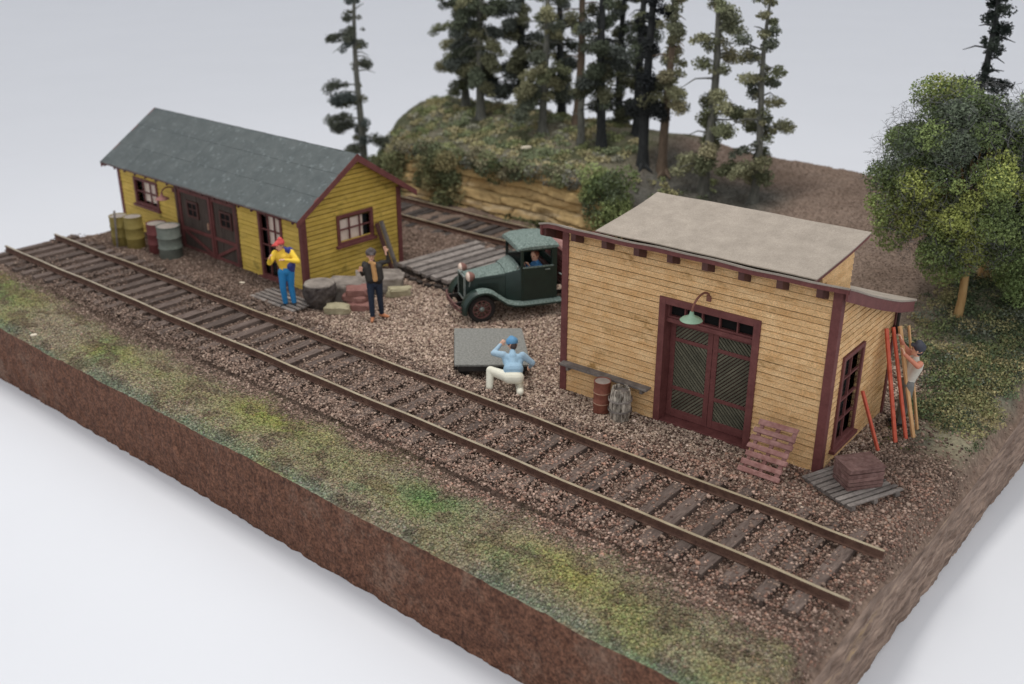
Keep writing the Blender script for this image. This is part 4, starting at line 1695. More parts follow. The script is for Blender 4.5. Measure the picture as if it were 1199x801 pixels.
def hand(wrist, direc, palm_n, curl=.3, key='skin', side=1):
    """palm, four fingers and a thumb; direc: pointing direction, palm_n: palm normal"""
    w = Vector(wrist)
    d = Vector(direc).normalized()
    n = Vector(palm_n)
    n = (n - d * n.dot(d)).normalized()
    s = d.cross(n) * side
    out = []
    for k in (-1, 0, 1):
        out.append((key, w + s * .018 * k, w + d * .075 + s * .026 * k, .019, .017))
    Ls = (.058, .07, .066, .05)
    for i in range(4):
        b = w + d * .078 + s * (-.033 + .022 * i)
        spread = s * (-.12 + .08 * i)
        m = b + (d + spread).normalized() * Ls[i] * .5 + n * curl * .01
        e = m + (d * math.cos(curl * 2) + n * math.sin(curl * 2) + spread).normalized() * Ls[i] * .5
        out.append((key, b, m, .0115, .011))
        out.append((key, m, e, .011, .0095))
    tb = w + d * .02 - s * .035
    tm = tb + (d * .6 - s * .8 + n * .2).normalized() * .035
    te = tm + (d * .9 - s * .3 + n * .3).normalized() * .032
    out += [(key, tb, tm, .014, .013), (key, tm, te, .013, .010)]
    return out


def head(c, face, tilt=(0, 0, 1), hair='hair', hat=True, beard=False):
    """c: head centre, face: facing direction"""
    c = Vector(c)
    f = Vector(face).normalized()
    u = Vector(tilt).normalized()
    u = (u - f * u.dot(f)).normalized()
    s = f.cross(u)
    out = [('skin', c + u * .03, c + u * .03 - f * .02, .092, .092),
           ('skin', c - u * .045 + f * .015, c + u * .02 + f * .01, .062, .080),
           ('skin', c - u * .085 + f * .045, c - u * .07 + f * .03, .036, .05),
           ('skin', c + f * .088 - u * .005, c + f * .108 - u * .03, .012, .017),
           ('lip', c + f * .088 - u * .058 - s * .014, c + f * .088 - u * .058 + s * .014, .009, .009),
           ('skin', c + f * .082 + u * .028 - s * .035, c + f * .082 + u * .028 + s * .035, .014, .014),
           ('eye', c + f * .086 + u * .008 - s * .031, c + f * .088 + u * .008 - s * .029, .011, .011),
           ('eye', c + f * .086 + u * .008 + s * .031, c + f * .088 + u * .008 + s * .029, .011, .011),
           ('skin', c + s * .088 - u * .015, c + s * .092 + u * .02, .017, .018),
           ('skin', c - s * .088 - u * .015, c - s * .092 + u * .02, .017, .018),
           (hair, c + u * .05 - f * .035, c - u * .02 - f * .05, .083, .07),
           (hair, c + u * .045 + s * .02 - f * .01, c + u * .045 - s * .02 - f * .01, .086, .086)]
    return out


def limbs(J, th=1.0):
    """J keys: hipL,R kneeL,R ankleL,R shL,R elL,R wrL,R pelvis waist chest neck head, footL/R direction"""
    P = []
    V = {k: Vector(v) for k, v in J.items() if not k.startswith('foot') and k != 'sl'}
    for sd in 'LR':
        P.append(('trousers', V['hip' + sd], V['knee' + sd], .098 * th, .072 * th))
        P.append(('trousers', V['knee' + sd], V['ankle' + sd] + Vector((0, 0, .03)), .072 * th, .060 * th))
        P.append(('trousers', V['hip' + sd] + Vector((0, 0, .02)), V['pelvis'], .10, .11))
        f = Vector(J['foot' + sd]).normalized()
        a = V['ankle' + sd]
        P.append(('shoe', a + Vector((0, 0, -.03)) - f * .03, a + f * .10 + Vector((0, 0, -.045)), .045, .042))
        P.append(('shoe', a + f * .08 + Vector((0, 0, -.048)), a + f * .17 + Vector((0, 0, -.052)), .042, .034))
        P.append(('sleeve', V['sh' + sd], V['el' + sd], .060 * J.get('sl', 1), .048 * J.get('sl', 1)))
        P.append(('sleeve' if J.get('long', 1) else 'skin', V['el' + sd], V['wr' + sd], .047 * J.get('sl', 1), .034))
        P.append(('shirt', V['chest'], V['sh' + sd] - Vector((0, 0, .02)), .115, .066))
        P.append(('shirt', V['sh' + sd].lerp(V['chest'], .35) - Vector((0, 0, .06)), V['waist'].lerp(V['hip' + sd], .35), .095, .098))
    P.append(('shirt', V['chest'], V['waist'], .125, .115))
    P.append(('trousers', V['waist'] - Vector((0, 0, .06)), V['pelvis'], .112, .12))
    P.append(('skin', V['neck'], V['head'] - (V['head'] - V['neck']).normalized() * .03, .05, .048))
    P.append(('shirt', V['chest'] + Vector((0, 0, .07)), V['neck'], .085, .058))
    return P


def flatcap(parent, c, face, m, tilt=(0, 0, 1), brim=.075, name='cap', high=.07):
    c = Vector(c)
    f = Vector(face).normalized()
    u = Vector(tilt).normalized()
    u = (u - f * u.dot(f)).normalized()
    s = f.cross(u)
    pr = [('c', c + u * .075 - f * .03, c + u * (.06 + high) + f * .02, .100, .075),
          ('c', c + u * .08 + s * .03, c + u * .08 - s * .03, .096, .096),
          ('c', c + u * .075 - s * .04 + f * .08, c + u * .075 + s * .04 + f * .08, .034, .034),
          ('c', c + u * .065 - s * .045 + f * (.08 + brim), c + u * .065 + s * .045 + f * (.08 + brim), .018, .018),
          ('c', c + u * .07 + f * .06, c + u * .065 + f * (.08 + brim), .05, .02)]
    return sculpt(name, pr, {'c': m}, parent, .014)


EYE = paint('dark_eye_paint', 40, 30, 28)
LIP = paint('lip_paint', 196, 120, 100)
AW = R(40.05)


def person_root(loc, label):
    return empty('person', loc, AW, label, 'person', 'railway workers')


# man in the red hat: x right, y away, z up in his own frame (turned towards the camera side)
def man_red_hat():
    root = person_root((-6.02, 2.40, .08), 'person in a red hat, yellow shirt and blue trousers standing by the yellow shed')
    face = (-.55, -.80, -.12)
    J = dict(pelvis=(.02, 0, .88), waist=(.0, .0, 1.02), chest=(-.02, 0, 1.24), neck=(-.04, -.01, 1.42), head=(-.07, -.05, 1.53),
             hipL=(-.07, -.03, .86), hipR=(.11, .03, .86), kneeL=(-.08, -.06, .47), kneeR=(.10, .02, .47), ankleL=(-.06, -.02, .08), ankleR=(.14, .0, .08),
             footL=(-.5, -.8, 0), footR=(.3, -.9, 0),
             shL=(-.19, -.05, 1.34), shR=(.16, .03, 1.34), elL=(-.30, -.22, 1.16), elR=(.33, -.10, 1.16), wrL=(-.27, -.32, 1.30), wrR=(.05, -.24, 1.24), sl=1.35)
    P = limbs(J, 1.05)
    P += hand(J['wrL'], (.3, -.2, .8), (1, -.2, 0), .8)
    P += hand(J['wrR'], (-.8, -.3, .15), (0, -.3, -1), .8, side=-1)
    P += head(J['head'], face)
    # vest on the back and side, straps
    P += [('vest', (.13, .07, 1.36), (.14, .06, 1.0), .095, .10), ('vest', (.0, .10, 1.36), (.06, .09, .98), .09, .10),
          ('vest', (.10, -.02, 1.42), (.16, .03, 1.30), .058, .07), ('vest', (.13, .0, 1.02), (.14, .02, .92), .11, .09)]
    m = {'trousers': paint('bright_blue_cloth', 30, 128, 196), 'shirt': paint('yellow_cloth', 246, 196, 40), 'sleeve': paint('yellow_sleeve_cloth', 248, 200, 36),
         'vest': paint('navy_vest_cloth', 50, 60, 140), 'skin': SKIN, 'hair': paint('pink_grey_hair', 150, 96, 80), 'shoe': paint('dark_shoe', 40, 44, 48), 'eye': EYE, 'lip': LIP}
    sculpt('body', P, m, root)
    c, f = Vector(J['head']), Vector(face)
    hat = [('c', c + Vector((.02, 0, .08)), c + Vector((.02, 0, .15)), .098, .062),
           ('c', c + Vector((-.08, -.10, .055)), c + Vector((.02, .02, .075)), .045, .10),
           ('c', c + Vector((-.14, -.12, .04)), c + Vector((-.02, -.14, .045)), .022, .022),
           ('c', c + Vector((.08, .05, .06)), c + Vector((-.05, .10, .06)), .03, .03)]
    sculpt('hat', hat, {'c': paint('red_hat_paint', 220, 70, 66)}, root, .014)


man_red_hat()


def man_waving():
    root = person_root((-3.90, 3.27, .02), 'person in a dark cap and leather jacket raising one arm beside the stones')
    face = (.25, -.95, .0)
    J = dict(pelvis=(.02, 0, .90), waist=(.02, .0, 1.04), chest=(.0, 0, 1.27), neck=(.0, -.01, 1.44), head=(-.02, -.04, 1.57),
             hipL=(-.07, -.02, .88), hipR=(.11, .02, .88), kneeL=(-.07, -.05, .48), kneeR=(.12, .06, .48), ankleL=(-.06, -.06, .08), ankleR=(.13, .14, .08),
             footL=(.0, -1, 0), footR=(.9, -.35, 0),
             shL=(-.19, .0, 1.36), shR=(.19, .0, 1.38), elL=(-.24, -.04, 1.12), elR=(.37, .0, 1.42), wrL=(-.25, -.22, 1.24), wrR=(.33, -.02, 1.66))
    P = limbs(J)
    P += hand(J['wrL'], (.1, -.15, 1), (.3, -1, 0), .15)
    P += hand(J['wrR'], (-.25, -.05, 1), (-.2, -1, 0), .35, side=-1)
    P += head(J['head'], face)
    P += [('scarf', (-.05, -.09, 1.43), (.06, -.11, 1.40), .04, .04), ('scarf', (.02, -.105, 1.38), (.06, -.115, 1.02), .048, .055),
          ('skin', (.33, -.02, 1.60), (.33, -.02, 1.66), .036, .034),
          ('shirt', (-.13, -.05, 1.30), (-.09, -.06, 1.02), .085, .09), ('shirt', (.15, -.05, 1.30), (.17, -.04, 1.04), .075, .08),
          ('belt', (-.08, -.05, .985), (.13, -.05, .985), .09, .09)]
    m = {'trousers': paint('navy_cloth', 34, 46, 66), 'shirt': paint('dark_leather', 58, 54, 50), 'sleeve': paint('dark_leather_sleeve', 50, 46, 42),
         'scarf': paint('ochre_scarf', 206, 148, 84), 'belt': paint('black_belt', 34, 32, 32), 'skin': SKIN, 'hair': paint('brown_hair', 84, 60, 50),
         'shoe': paint('orange_shoe', 206, 128, 82), 'eye': EYE, 'lip': LIP}
    sculpt('body', P, m, root)
    flatcap(root, J['head'], face, paint('grey_cap_cloth', 84, 74, 72))


man_waving()


def man_kneeling():
    root = person_root((1.06, 2.33, .01), 'person in a light blue shirt and white trousers kneeling at the platform cart')
    face = (-.35, .85, -.45)
    J = dict(pelvis=(.04, -.06, .36), waist=(.04, .02, .46), chest=(.03, .20, .62), neck=(.02, .33, .75), head=(.02, .42, .84),
             hipL=(-.06, -.04, .35), hipR=(.13, -.05, .34), kneeL=(-.42, .14, .42), kneeR=(.16, .20, .10), ankleL=(-.44, .0, .09), ankleR=(.17, -.26, .10),
             footL=(-.8, .35, 0), footR=(.1, -.3, -.9),
             shL=(-.16, .25, .71), shR=(.22, .25, .70), elL=(-.36, .40, .68), elR=(.42, .28, .52), wrL=(-.22, .52, .82), wrR=(.37, .42, .36), sl=1.25)
    P = limbs(J, 1.2)
    P += hand(J['wrL'], (.5, .1, .5), (.3, .9, 0), .95)
    P += hand(J['wrR'], (-.1, .6, -.5), (-1, 0, 0), .5, side=-1)
    P += head(J['head'], face, tilt=(0, .2, 1))
    P += [('shirt', (-.03, .03, .50), (.11, .03, .50), .13, .13), ('trousers', (-.04, -.07, .36), (.12, -.07, .36), .13, .13)]
    m = {'trousers': paint('cream_cloth', 226, 222, 200), 'shirt': paint('light_blue_cloth', 142, 180, 206), 'sleeve': paint('pale_blue_sleeve', 152, 184, 206),
         'skin': SKIN, 'hair': paint('dark_brown_hair', 70, 56, 54), 'shoe': paint('black_shoe', 34, 32, 34), 'eye': EYE, 'lip': LIP}
    sculpt('body', P, m, root)
    flatcap(root, J['head'], face, paint('blue_cap_cloth', 84, 144, 190), tilt=(0, .2, 1), brim=.06)


man_kneeling()


def man_poles():
    root = person_root((7.54, 5.90, .04), 'person in grey trousers reaching up to steady the poles behind the tan shed')
    face = (-.85, .30, .25)
    J = dict(pelvis=(.02, 0, .86), waist=(.05, .0, 1.0), chest=(.09, 0, 1.22), neck=(.10, .0, 1.38), head=(.10, .0, 1.52),
             hipL=(.02, -.08, .84), hipR=(.02, .08, .84), kneeL=(.02, -.08, .46), kneeR=(.02, .10, .46), ankleL=(-.02, -.06, .08), ankleR=(.02, .12, .08),
             footL=(-1, -.1, 0), footR=(-1, .1, 0),
             shL=(.12, -.17, 1.32), shR=(.08, .17, 1.34), elL=(.02, -.32, 1.34), elR=(-.08, .20, 1.52), wrL=(-.20, -.16, 1.52), wrR=(-.20, .06, 1.70))
    P = limbs(J)
    P += hand(J['wrL'], (-.3, .2, .8), (-1, 0, 0), .6)
    P += hand(J['wrR'], (-.3, .0, .9), (-1, 0, 0), .6, side=-1)
    P += head(J['head'], face)
    m = {'trousers': paint('grey_cloth', 116, 116, 112), 'shirt': paint('off_white_cloth', 206, 200, 184), 'sleeve': paint('salmon_sleeve', 214, 128, 98),
         'skin': SKIN, 'hair': paint('dark_grey_hair', 52, 52, 58), 'shoe': paint('black_shoe', 40, 38, 38), 'eye': EYE, 'lip': LIP}
    sculpt('body', P, m, root)
    flatcap(root, J['head'], face, paint('dark_slate_cap', 60, 62, 72), brim=.05)


man_poles()


# ------------------------------------------------------------------ truck
def truck():
    O = (-2.39, 5.06, .0)
    root = empty('pickup_truck', O, R(-32), 'dark green old pickup truck with a dusty roof and bonnet beside the tan shed', 'truck')
    G, D = M['truckgreen'], M['dustgreen']

    def loft(secs, name, mats, parent=root, mi=None, smooth=True, close=True):
        """secs: list of rings (same count) of (x,y,z)"""
        mb = MB()
        n = len(secs[0])
        vs = [p for s in secs for p in s]
        o = 0
        for i in range(len(secs) - 1):
            for k in range(n):
                a, b = i * n + k, i * n + (k + 1) % n
                mb.f.append([a, b, b + n, a + n])
                mb.r.append(.5)
                mb.m.append(mi(i, k) if mi else 0)
        mb.v = [tuple(v) for v in vs]
        if close:
            mb.f += [list(range(n))[::-1], [(len(secs) - 1) * n + k for k in range(n)]]
            mb.r += [.5, .5]
            mb.m += [0, 0]
        return mb.build(name, mats, parent, smooth=smooth)

    # bonnet and cowl
    def hood_ring(y, hw, zt, zb=.42):
        pts = [(-hw, zb), (-hw, zt - .10), (-hw * .93, zt - .02), (-hw * .6, zt + .045), (0, zt + .075), (hw * .6, zt + .045), (hw * .93, zt - .02), (hw, zt - .10), (hw, zb)]
        return [(x, y, z) for x, z in pts]
    loft([hood_ring(-.26, .27, .98), hood_ring(-.1, .29, 1.0), hood_ring(.3, .35, 1.04), hood_ring(.62, .42, 1.08), hood_ring(.64, .425, 1.085)],
         'bonnet', [G, D], mi=lambda i, k: 1 if 2 <= k <= 5 else 0)
    loft([hood_ring(.645, .44, 1.10), hood_ring(.80, .52, 1.15), hood_ring(.97, .585, 1.20)], 'cowl', [G, D], mi=lambda i, k: 1 if 2 <= k <= 5 else 0)
    mb = MB()
    for s in (-1, 1):
        for j in range(13):
            y = .0 + j * .04
            x = (.317 + .085 * (y / .6)) * s
            mb.bar((x, y, .64), (x, y, .86), .014, .02)
        mb.bar((.285 * s, -.2, .925), (.43 * s, .6, 1.0), .012, .016)
    mb.build('louvres', G, root)
    # radiator
    mb = MB()
    mb.box(-.25, .25, -.30, -.262, .46, 1.02)
    ra = mb.build('radiator', M['blackmetal'], root, bevel=.02)
    mb = MB()
    for (x0, x1, z0, z1) in ((-.275, -.235, .44, 1.05), (.235, .275, .44, 1.05), (-.235, .235, 1.0, 1.05), (-.235, .235, .44, .49)):
        mb.box(x0, x1, -.325, -.275, z0, z1)
    mb.tube([(0, -.295, 1.05), (0, -.295, 1.11)], .025, 10)
    mb.build('radiator_shell', M['chrome'], ra, bevel=.01)
    mb = MB()
    for i in range(11):
        x = -.21 + i * .042
        mb.bar((x, -.308, .49), (x, -.308, 1.0), .010, .01, up=(0, 1, 0))
    mb.build('grille', G, ra)
    # cab: shell with openings
    yf, yr, hw, zs, zt = .97, 1.86, .60, 1.22, 1.66
    mb = MB()
    t = .035
    for s in (-1, 1):
        x0, x1 = (hw - t, hw) if s > 0 else (-hw, -hw + t)
        mb.box(x0, x1, yf, yr, .40, zs)                      # lower side
        mb.box(x0 + .001, x1 - .001, yf, yf + .07, zs, zt)
        mb.box(x0 + .001, x1 - .001, yr - .13, yr, zs, zt)
        mb.box(x0 + .001, x1 - .001, yf + .07, yr - .13, zt - .05, zt)
    mb.box(-hw + t, hw - t, yf, yf + t, .40, zs - .02)
    mb.box(-hw + t, hw - t, yr - t, yr, .40, zs + .06)
    mb.box(-hw + t, hw - t, yr - t, yr, zt - .10, zt)
    mb.box(-hw + t, -.22, yr - t, yr - .002, zs + .06, zt - .10)
    mb.box(.22, hw - t, yr - t, yr - .002, zs + .06, zt - .10)
    mb.box(-hw + t, hw - t, yf, yf + t, zt - .06, zt)
    mb.box(-hw + t, hw - t, yf + t, yr - t, .40, .44)
    cab = mb.build('cab', G, root, bevel=.008)

    def roof_ring(y, z, hh, k=1.0):
        w = (hw + .035) * k
        pts = [(-w, z), (-w, z + hh * .45), (-w * .86, z + hh * .85), (-w * .45, z + hh), (0, z + hh * 1.06), (w * .45, z + hh), (w * .86, z + hh * .85), (w, z + hh * .45), (w, z)]
        return [(x, y, zz) for x, zz in pts]
    loft([roof_ring(yf - .09, zt - .02, .03, .94), roof_ring(yf - .07, zt - .015, .09, .98), roof_ring(yf + .08, zt, .14), roof_ring(1.4, zt, .165), roof_ring(yr - .1, zt, .14),
          roof_ring(yr + .03, zt, .08, .98), roof_ring(yr + .035, zt, .03, .95)], 'cab_roof', [D, G], parent=root)
    for s in (-1, 1):
        mb = MB()
        mb.box(*((hw, hw + .012) if s > 0 else (-hw - .012, -hw)), yf + .05, yr - .10, .46, zs - .012)
        dr = mb.build('door', G, root, bevel=.006)
        mb = MB()
        mb.bar((s * (hw + .006), yf + .04, zs + .005), (s * (hw + .006), yr - .10, zs + .005), .04, .03)
        mb.build('window_ledge', D, dr)
        mb = MB()
        mb.tube([(s * (hw + .012), yr - .2, zs - .07), (s * (hw + .045), yr - .2, zs - .07), (s * (hw + .045), yr - .31, zs - .07)], .011, 8)
        mb.build('door_handle', M['chrome'], dr)
    mb = MB()
    mb.box(-hw + .05, hw - .05, yf + .012, yf + .02, zs + .0, zt - .062)
    g = bpy.data.materials.new('clear_glass')
    g.use_nodes = True
    gb = g.node_tree.nodes['Principled BSDF']
    gb.inputs['Transmission Weight'].default_value = 1.0
    gb.inputs['Roughness'].default_value = .05
    gb.inputs['IOR'].default_value = 1.05
    gb.inputs['Base Color'].default_value = (.8, .86, .86, 1)
    mb.build('windscreen', g, root)
    mb = MB()
    mb.box(-.5, .5, 1.38, 1.82, .44, .66)
    mb.box(-.5, .5, 1.70, 1.82, .66, 1.12)
    mb.build('seat', M['dkmaroon'], root, bevel=.03)
    mb = MB()
    ring = [(.28 + .17 * math.cos(a), 1.20 + .05 * math.sin(a), 1.08 + .15 * math.sin(a)) for a in np.linspace(0, 2 * math.pi, 21)]
    mb.tube(ring, .012, 6)
    mb.tube([(.28, 1.2, 1.08), (.28, 1.02, .9)], .014, 6)
    mb.build('steering_wheel', M['blackmetal'], root, smooth=True)
    mb = MB()
    mb.tube([(.52, yf + .01, 1.20), (.66, yf - .10, 1.27)], .01, 6)
    mb.lathe([(.0, -.01), (.05, -.008), (.05, .008), (.0, .01)], 14, T=Matrix.Translation((.67, yf - .12, 1.28)) @ Matrix.Rotation(R(90), 4, 'X'))
    mb.build('side_mirror', M['chrome'], root, smooth=True)
    # fenders, running boards
    for s in (-1, 1):
        secs = []
        path = []
        for i in range(15):
            a = R(200 - 10 - i * 10.5)
            path.append((.02 + .47 * math.cos(math.pi - a) * -1 if False else .02 + .46 * math.cos(a), .33 + .45 * math.sin(a)))
        path += [(.62, .44), (.80, .385), (1.0, .365), (1.95, .365)]
        n = len(path)
        for i, (y, z) in enumerate(path):
            w0, w1 = .40, .735
            d = Vector((path[min(i + 1, n - 1)][0] - path[max(i - 1, 0)][0], path[min(i + 1, n - 1)][1] - path[max(i - 1, 0)][1])).normalized()
            ny, nz = -d.y, d.x
            if nz < 0 and i > 3:
                ny, nz = -ny, -nz
            q = [(w0, .0), (w0 + .1, .03), ((w0 + w1) / 2, .045), (w1 - .05, .03), (w1, -.015), (w1 + .003, -.06), (w1 - .03, -.055), (w1 - .06, .0), ((w0 + w1) / 2, .015), (w0 + .02, -.02)]
            secs.append([(x * s, y + ny * h, z + nz * h) for x, h in q])
        loft(secs, 'front_fender', [G, D], mi=lambda i, k: 1 if (i > 7 and k in (1, 2, 3)) else 0)
        # rear fender
        secs = []
        for i in range(13):
            a = R(185 - i * 15.5)
            y, z = 3.0 + .44 * math.cos(a), .33 + .44 * math.sin(a)
            q = [(.5, 0), (.6, .03), (.70, .02), (.735, -.03), (.70, -.02), (.6, .0)]
            ny, nz = math.cos(a), math.sin(a)
            secs.append([(x * s, y + ny * h, z + nz * h) for x, h in q])
        loft(secs, 'rear_fender', [G])
        for yw in (0.0, 3.0):
            mb = MB()
            T = Matrix.Translation((s * .60, yw, .335)) @ Matrix.Rotation(R(90) * s, 4, 'Y')
            mb.lathe([(.225, -.06), (.30, -.07), (.33, -.045), (.335, 0), (.33, .045), (.30, .07), (.225, .06)], 36, T=T, cap=False)
            w = mb.build('wheel', M['tyre'], root, smooth=True)
            mb = MB()
            mb.lathe([(.245, -.045), (.235, .052), (.20, .056), (.195, .02), (.195, -.045)], 30, T=T, cap=False)
            mb.build('rim', M['wheel'], w, smooth=True)
            mb = MB()
            for k in range(10):
                a = 2 * math.pi * k / 10
                mb.bar((.04 * math.cos(a), .04 * math.sin(a), .035), (.20 * math.cos(a), .20 * math.sin(a), .02), .035, .025, T=T)
            mb.build('spokes', M['wheel'], w)
            mb = MB()
            mb.lathe([(.065, 0), (.065, .05), (.045, .075), (.01, .085)], 16, T=T)
            mb.build('hub', M['chrome'], w, smooth=True)
        # headlight
        mb = MB()
        T = Matrix.Translation((s * .34, -.20, 1.06)) @ Matrix.Rotation(R(90), 4, 'X')
        mb.lathe([(.01, -.13), (.06, -.11), (.10, -.06), (.122, .0), (.125, .02), (.115, .025)], 22, T=T)
        hl = mb.build('headlight', M['lampback'], root, smooth=True)
        mb = MB()
        mb.lathe([(.114, .022), (.10, .055), (.06, .078), (.005, .085)], 22, T=T)
        mb.build('lens', M['lens'], hl, smooth=True)
        mb = MB()
        mb.tube([(s * .34, -.18, .97), (s * .30, -.2, .80)], .018, 8)
        mb.build('stem', M['chrome'], hl)
        # frame rail and springs
        mb = MB()
        mb.bar((s * .3, -.55, .40), (s * .3, 3.7, .44), .06, .09)
        mb.build('chassis_rail', M['blackmetal'], root)
    mb = MB()
    mb.tube([(-.6, 0, .33), (.6, 0, .33)], .03, 8)
    mb.tube([(-.6, 3.0, .33), (.6, 3.0, .33)], .04, 8)
    mb.build('axle', M['blackmetal'], root)
    mb = MB()
    pts = [(x, -.58 + .08 * (abs(x) / .66) ** 3, .42) for x in np.linspace(-.66, .66, 13)]
    mb.tube(pts, .022, 8)
    mb.tube([(p[0], p[1], p[2] - .085) for p in pts], .022, 8)
    for x in (-.3, .3):
        mb.box(x - .02, x + .02, -.59, -.5, .32, .45)
    mb.build('bumper', M['wheel'], root, smooth=True)
    # stake bed
    mb = MB()
    mb.box(-.70, .70, 2.0, 3.85, .66, .73)
    bed = mb.build('bed', M['dkmaroon'], root, bevel=.008)
    for s in (-1, 1):
        for k in range(5):
            mb = MB()
            z = .80 + k * .15
            mb.box(*((.66, .70) if s > 0 else (-.70, -.66)), 2.02, 3.83, z, z + .11)
            mb.build('side_board', M['maroon'], bed, bevel=.005)
        for y in (2.08, 2.65, 3.2, 3.77):
            mb = MB()
            mb.box(*((.70, .73) if s > 0 else (-.73, -.70)), y - .035, y + .035, .70, 1.52)
            mb.build('stake', G, bed)
    for k in range(5):
        mb = MB()
        z = .80 + k * .15
        mb.box(-.655, .655, 2.01, 2.05, z, z + .11)
        mb.build('front_board', M['maroon'], bed, bevel=.005)
    mb = MB()
    mb.box(-.64, .64, 2.10, 3.3, .735, 1.50, jit=.01)
    o = mb.build('tarpaulin_load', M['pinkpallet'], bed, bevel=.04)
    mb = MB()
    mb.tube([(.62, 1.9, 1.02), (.72, 1.98, .98), (.74, 2.2, 1.0)], .015, 8)
    mb.build('grab_rail', M['chrome'], root)


truck()


def driver():
    root = empty('person', (-2.39, 5.06, .0), R(-32), 'person in a blue shirt sitting at the wheel of the green truck', 'person', 'railway workers')
    x = .24
    J = dict(pelvis=(x, 1.58, .76), waist=(x, 1.56, .88), chest=(x + .02, 1.50, 1.08), neck=(x + .02, 1.46, 1.24), head=(x + .02, 1.42, 1.38),
             hipL=(x - .09, 1.56, .74), hipR=(x + .09, 1.56, .74), kneeL=(x - .1, 1.16, .74), kneeR=(x + .1, 1.16, .74), ankleL=(x - .1, 1.08, .53), ankleR=(x + .1, 1.08, .53),
             footL=(0, -.6, .3), footR=(0, -.6, .3),
             shL=(x - .17, 1.50, 1.16), shR=(x + .20, 1.50, 1.16), elL=(x - .2, 1.32, .98), elR=(x + .24, 1.34, 1.0), wrL=(x - .10, 1.22, 1.12), wrR=(x + .14, 1.24, 1.18))
    P = limbs(J)
    P += hand(J['wrL'], (0.2, -.3, .6), (0, -1, 0), .9)
    P += hand(J['wrR'], (-.2, -.3, .6), (0, -1, 0), .9, side=-1)
    P += head(J['head'], (.55, -.8, 0))
    m = {'trousers': paint('dark_cloth', 50, 52, 60), 'shirt': paint('blue_cloth', 60, 128, 190), 'sleeve': paint('blue_sleeve', 60, 128, 190),
         'skin': SKIN, 'hair': paint('auburn_hair', 130, 70, 50), 'shoe': paint('black_shoe', 34, 32, 34), 'eye': EYE, 'lip': LIP}
    sculpt('body', P, m, root)


driver()


# ------------------------------------------------------------------ sandstone cutting face
def rock_wall():
    xs = np.linspace(-13.2, -3.25, 210)
    zs = np.linspace(-.05, 1.0, 64)
    XX, TT = np.meshgrid(xs, zs, indexing='ij')
    top = 1.56 + (fbm(XX * .8, XX * 0, 8) - .5) * .35 - .9 * sm(-12.2, -13.2, XX) * 0
    top = top - 1.0 * (1 - sm(-13.2, -11.4, XX)) - .5 * sm(-4.0, -3.25, XX)
    ZZ = TT * top
    # strata dip gently to the right
    q = ZZ + .03 * (XX + 8) + (fbm(XX * .5, ZZ * 1.2, 12) - .5) * .16
    lay = q / .31
    fr = lay - np.floor(lay)
    ledge = _perm[(np.floor(lay).astype(int) * 7) % 256, 5]
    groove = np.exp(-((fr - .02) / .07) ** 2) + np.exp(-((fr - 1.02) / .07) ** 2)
    d = ledge * .16 - groove * .10 * (.3 + 1.4 * fbm(XX * 1.3, lay * .5, 33)) + (fbm(XX * 2.2, ZZ * 4, 14) - .5) * .24 + (fbm(XX * .6, ZZ * .5, 15) - .5) * .5
    vx = XX * .9 + (np.floor(lay) * .37) + fbm(ZZ * 2, XX * .3, 44) * .5
    vf = vx - np.floor(vx)
    vg = np.exp(-((vf - .05) / .03) ** 2) * (vnoise(np.floor(vx) * 3.3, np.floor(lay) * 2.1, 5) > .55)
    d = d - vg * .08 + (vnoise(np.floor(vx) * 1.7, np.floor(lay) * 1.9, 6) - .5) * .10
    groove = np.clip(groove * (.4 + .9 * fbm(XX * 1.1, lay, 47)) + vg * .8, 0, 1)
    YY = 11.72 + ZZ * .16 - d + .10 * np.sin(XX * .7)
    YY = YY - .35 * (1 - sm(-13.2, -11.5, XX)) * -1.2
    V = np.stack([XX, YY, ZZ], -1).reshape(-1, 3)
    base = np.array(c3(206, 166, 96))[None, None] * (1 - .0 * ledge[..., None]) + (_perm[(np.floor(lay).astype(int) * 13) % 256, 9][..., None] - .5) * np.array([.12, .09, .02])
    n = fbm(XX * 1.4, ZZ * 3, 16)[..., None]
    base = base * (.78 + .44 * n)
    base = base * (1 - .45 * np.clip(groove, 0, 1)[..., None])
    wh = sm(.62, .72, fbm(XX * .9, ZZ * 6, 19))[..., None]
    base = base * (1 - wh * .6) + np.array(c3(214, 186, 138)) * wh * .6
    root = empty('rock_cutting', (0, 0, 0), 0, 'layered ochre sandstone face along the far side of the siding', 'rock face')
    F = grid_faces(len(xs), len(zs))
    bulk('rock_face', V, F, np.clip(base, 0, 1).reshape(-1, 3), M['rock'], root, smooth=True)
    # top ledge running back into the hill
    ts = np.linspace(0, 1, 10)
    VV = []
    CC = []
    for i, x in enumerate(xs):
        y0, z0 = YY[i, -1], ZZ[i, -1]
        for t in ts:
            y = y0 + t * .9
            z = z0 * (1 - t) + (float(Hn(x, y)) + .01 if t > .3 else z0) * t
            z = z0 + (max(float(H(x, y0 + .9)), .1) - .04 - z0) * t
            VV.append((x, y, z + (vnoise(x * 3, t * 4, 6) - .5) * .04))
            CC.append(c3(120, 108, 82))
    bulk('rock_top', np.array(VV), grid_faces(len(xs), 10), np.array(CC), M['rock'], root, smooth=True)


rock_wall()


# ------------------------------------------------------------------ vegetation
GREENS = [c3(84, 96, 52), c3(104, 112, 58), c3(66, 78, 48), c3(120, 112, 62), c3(78, 88, 70)]


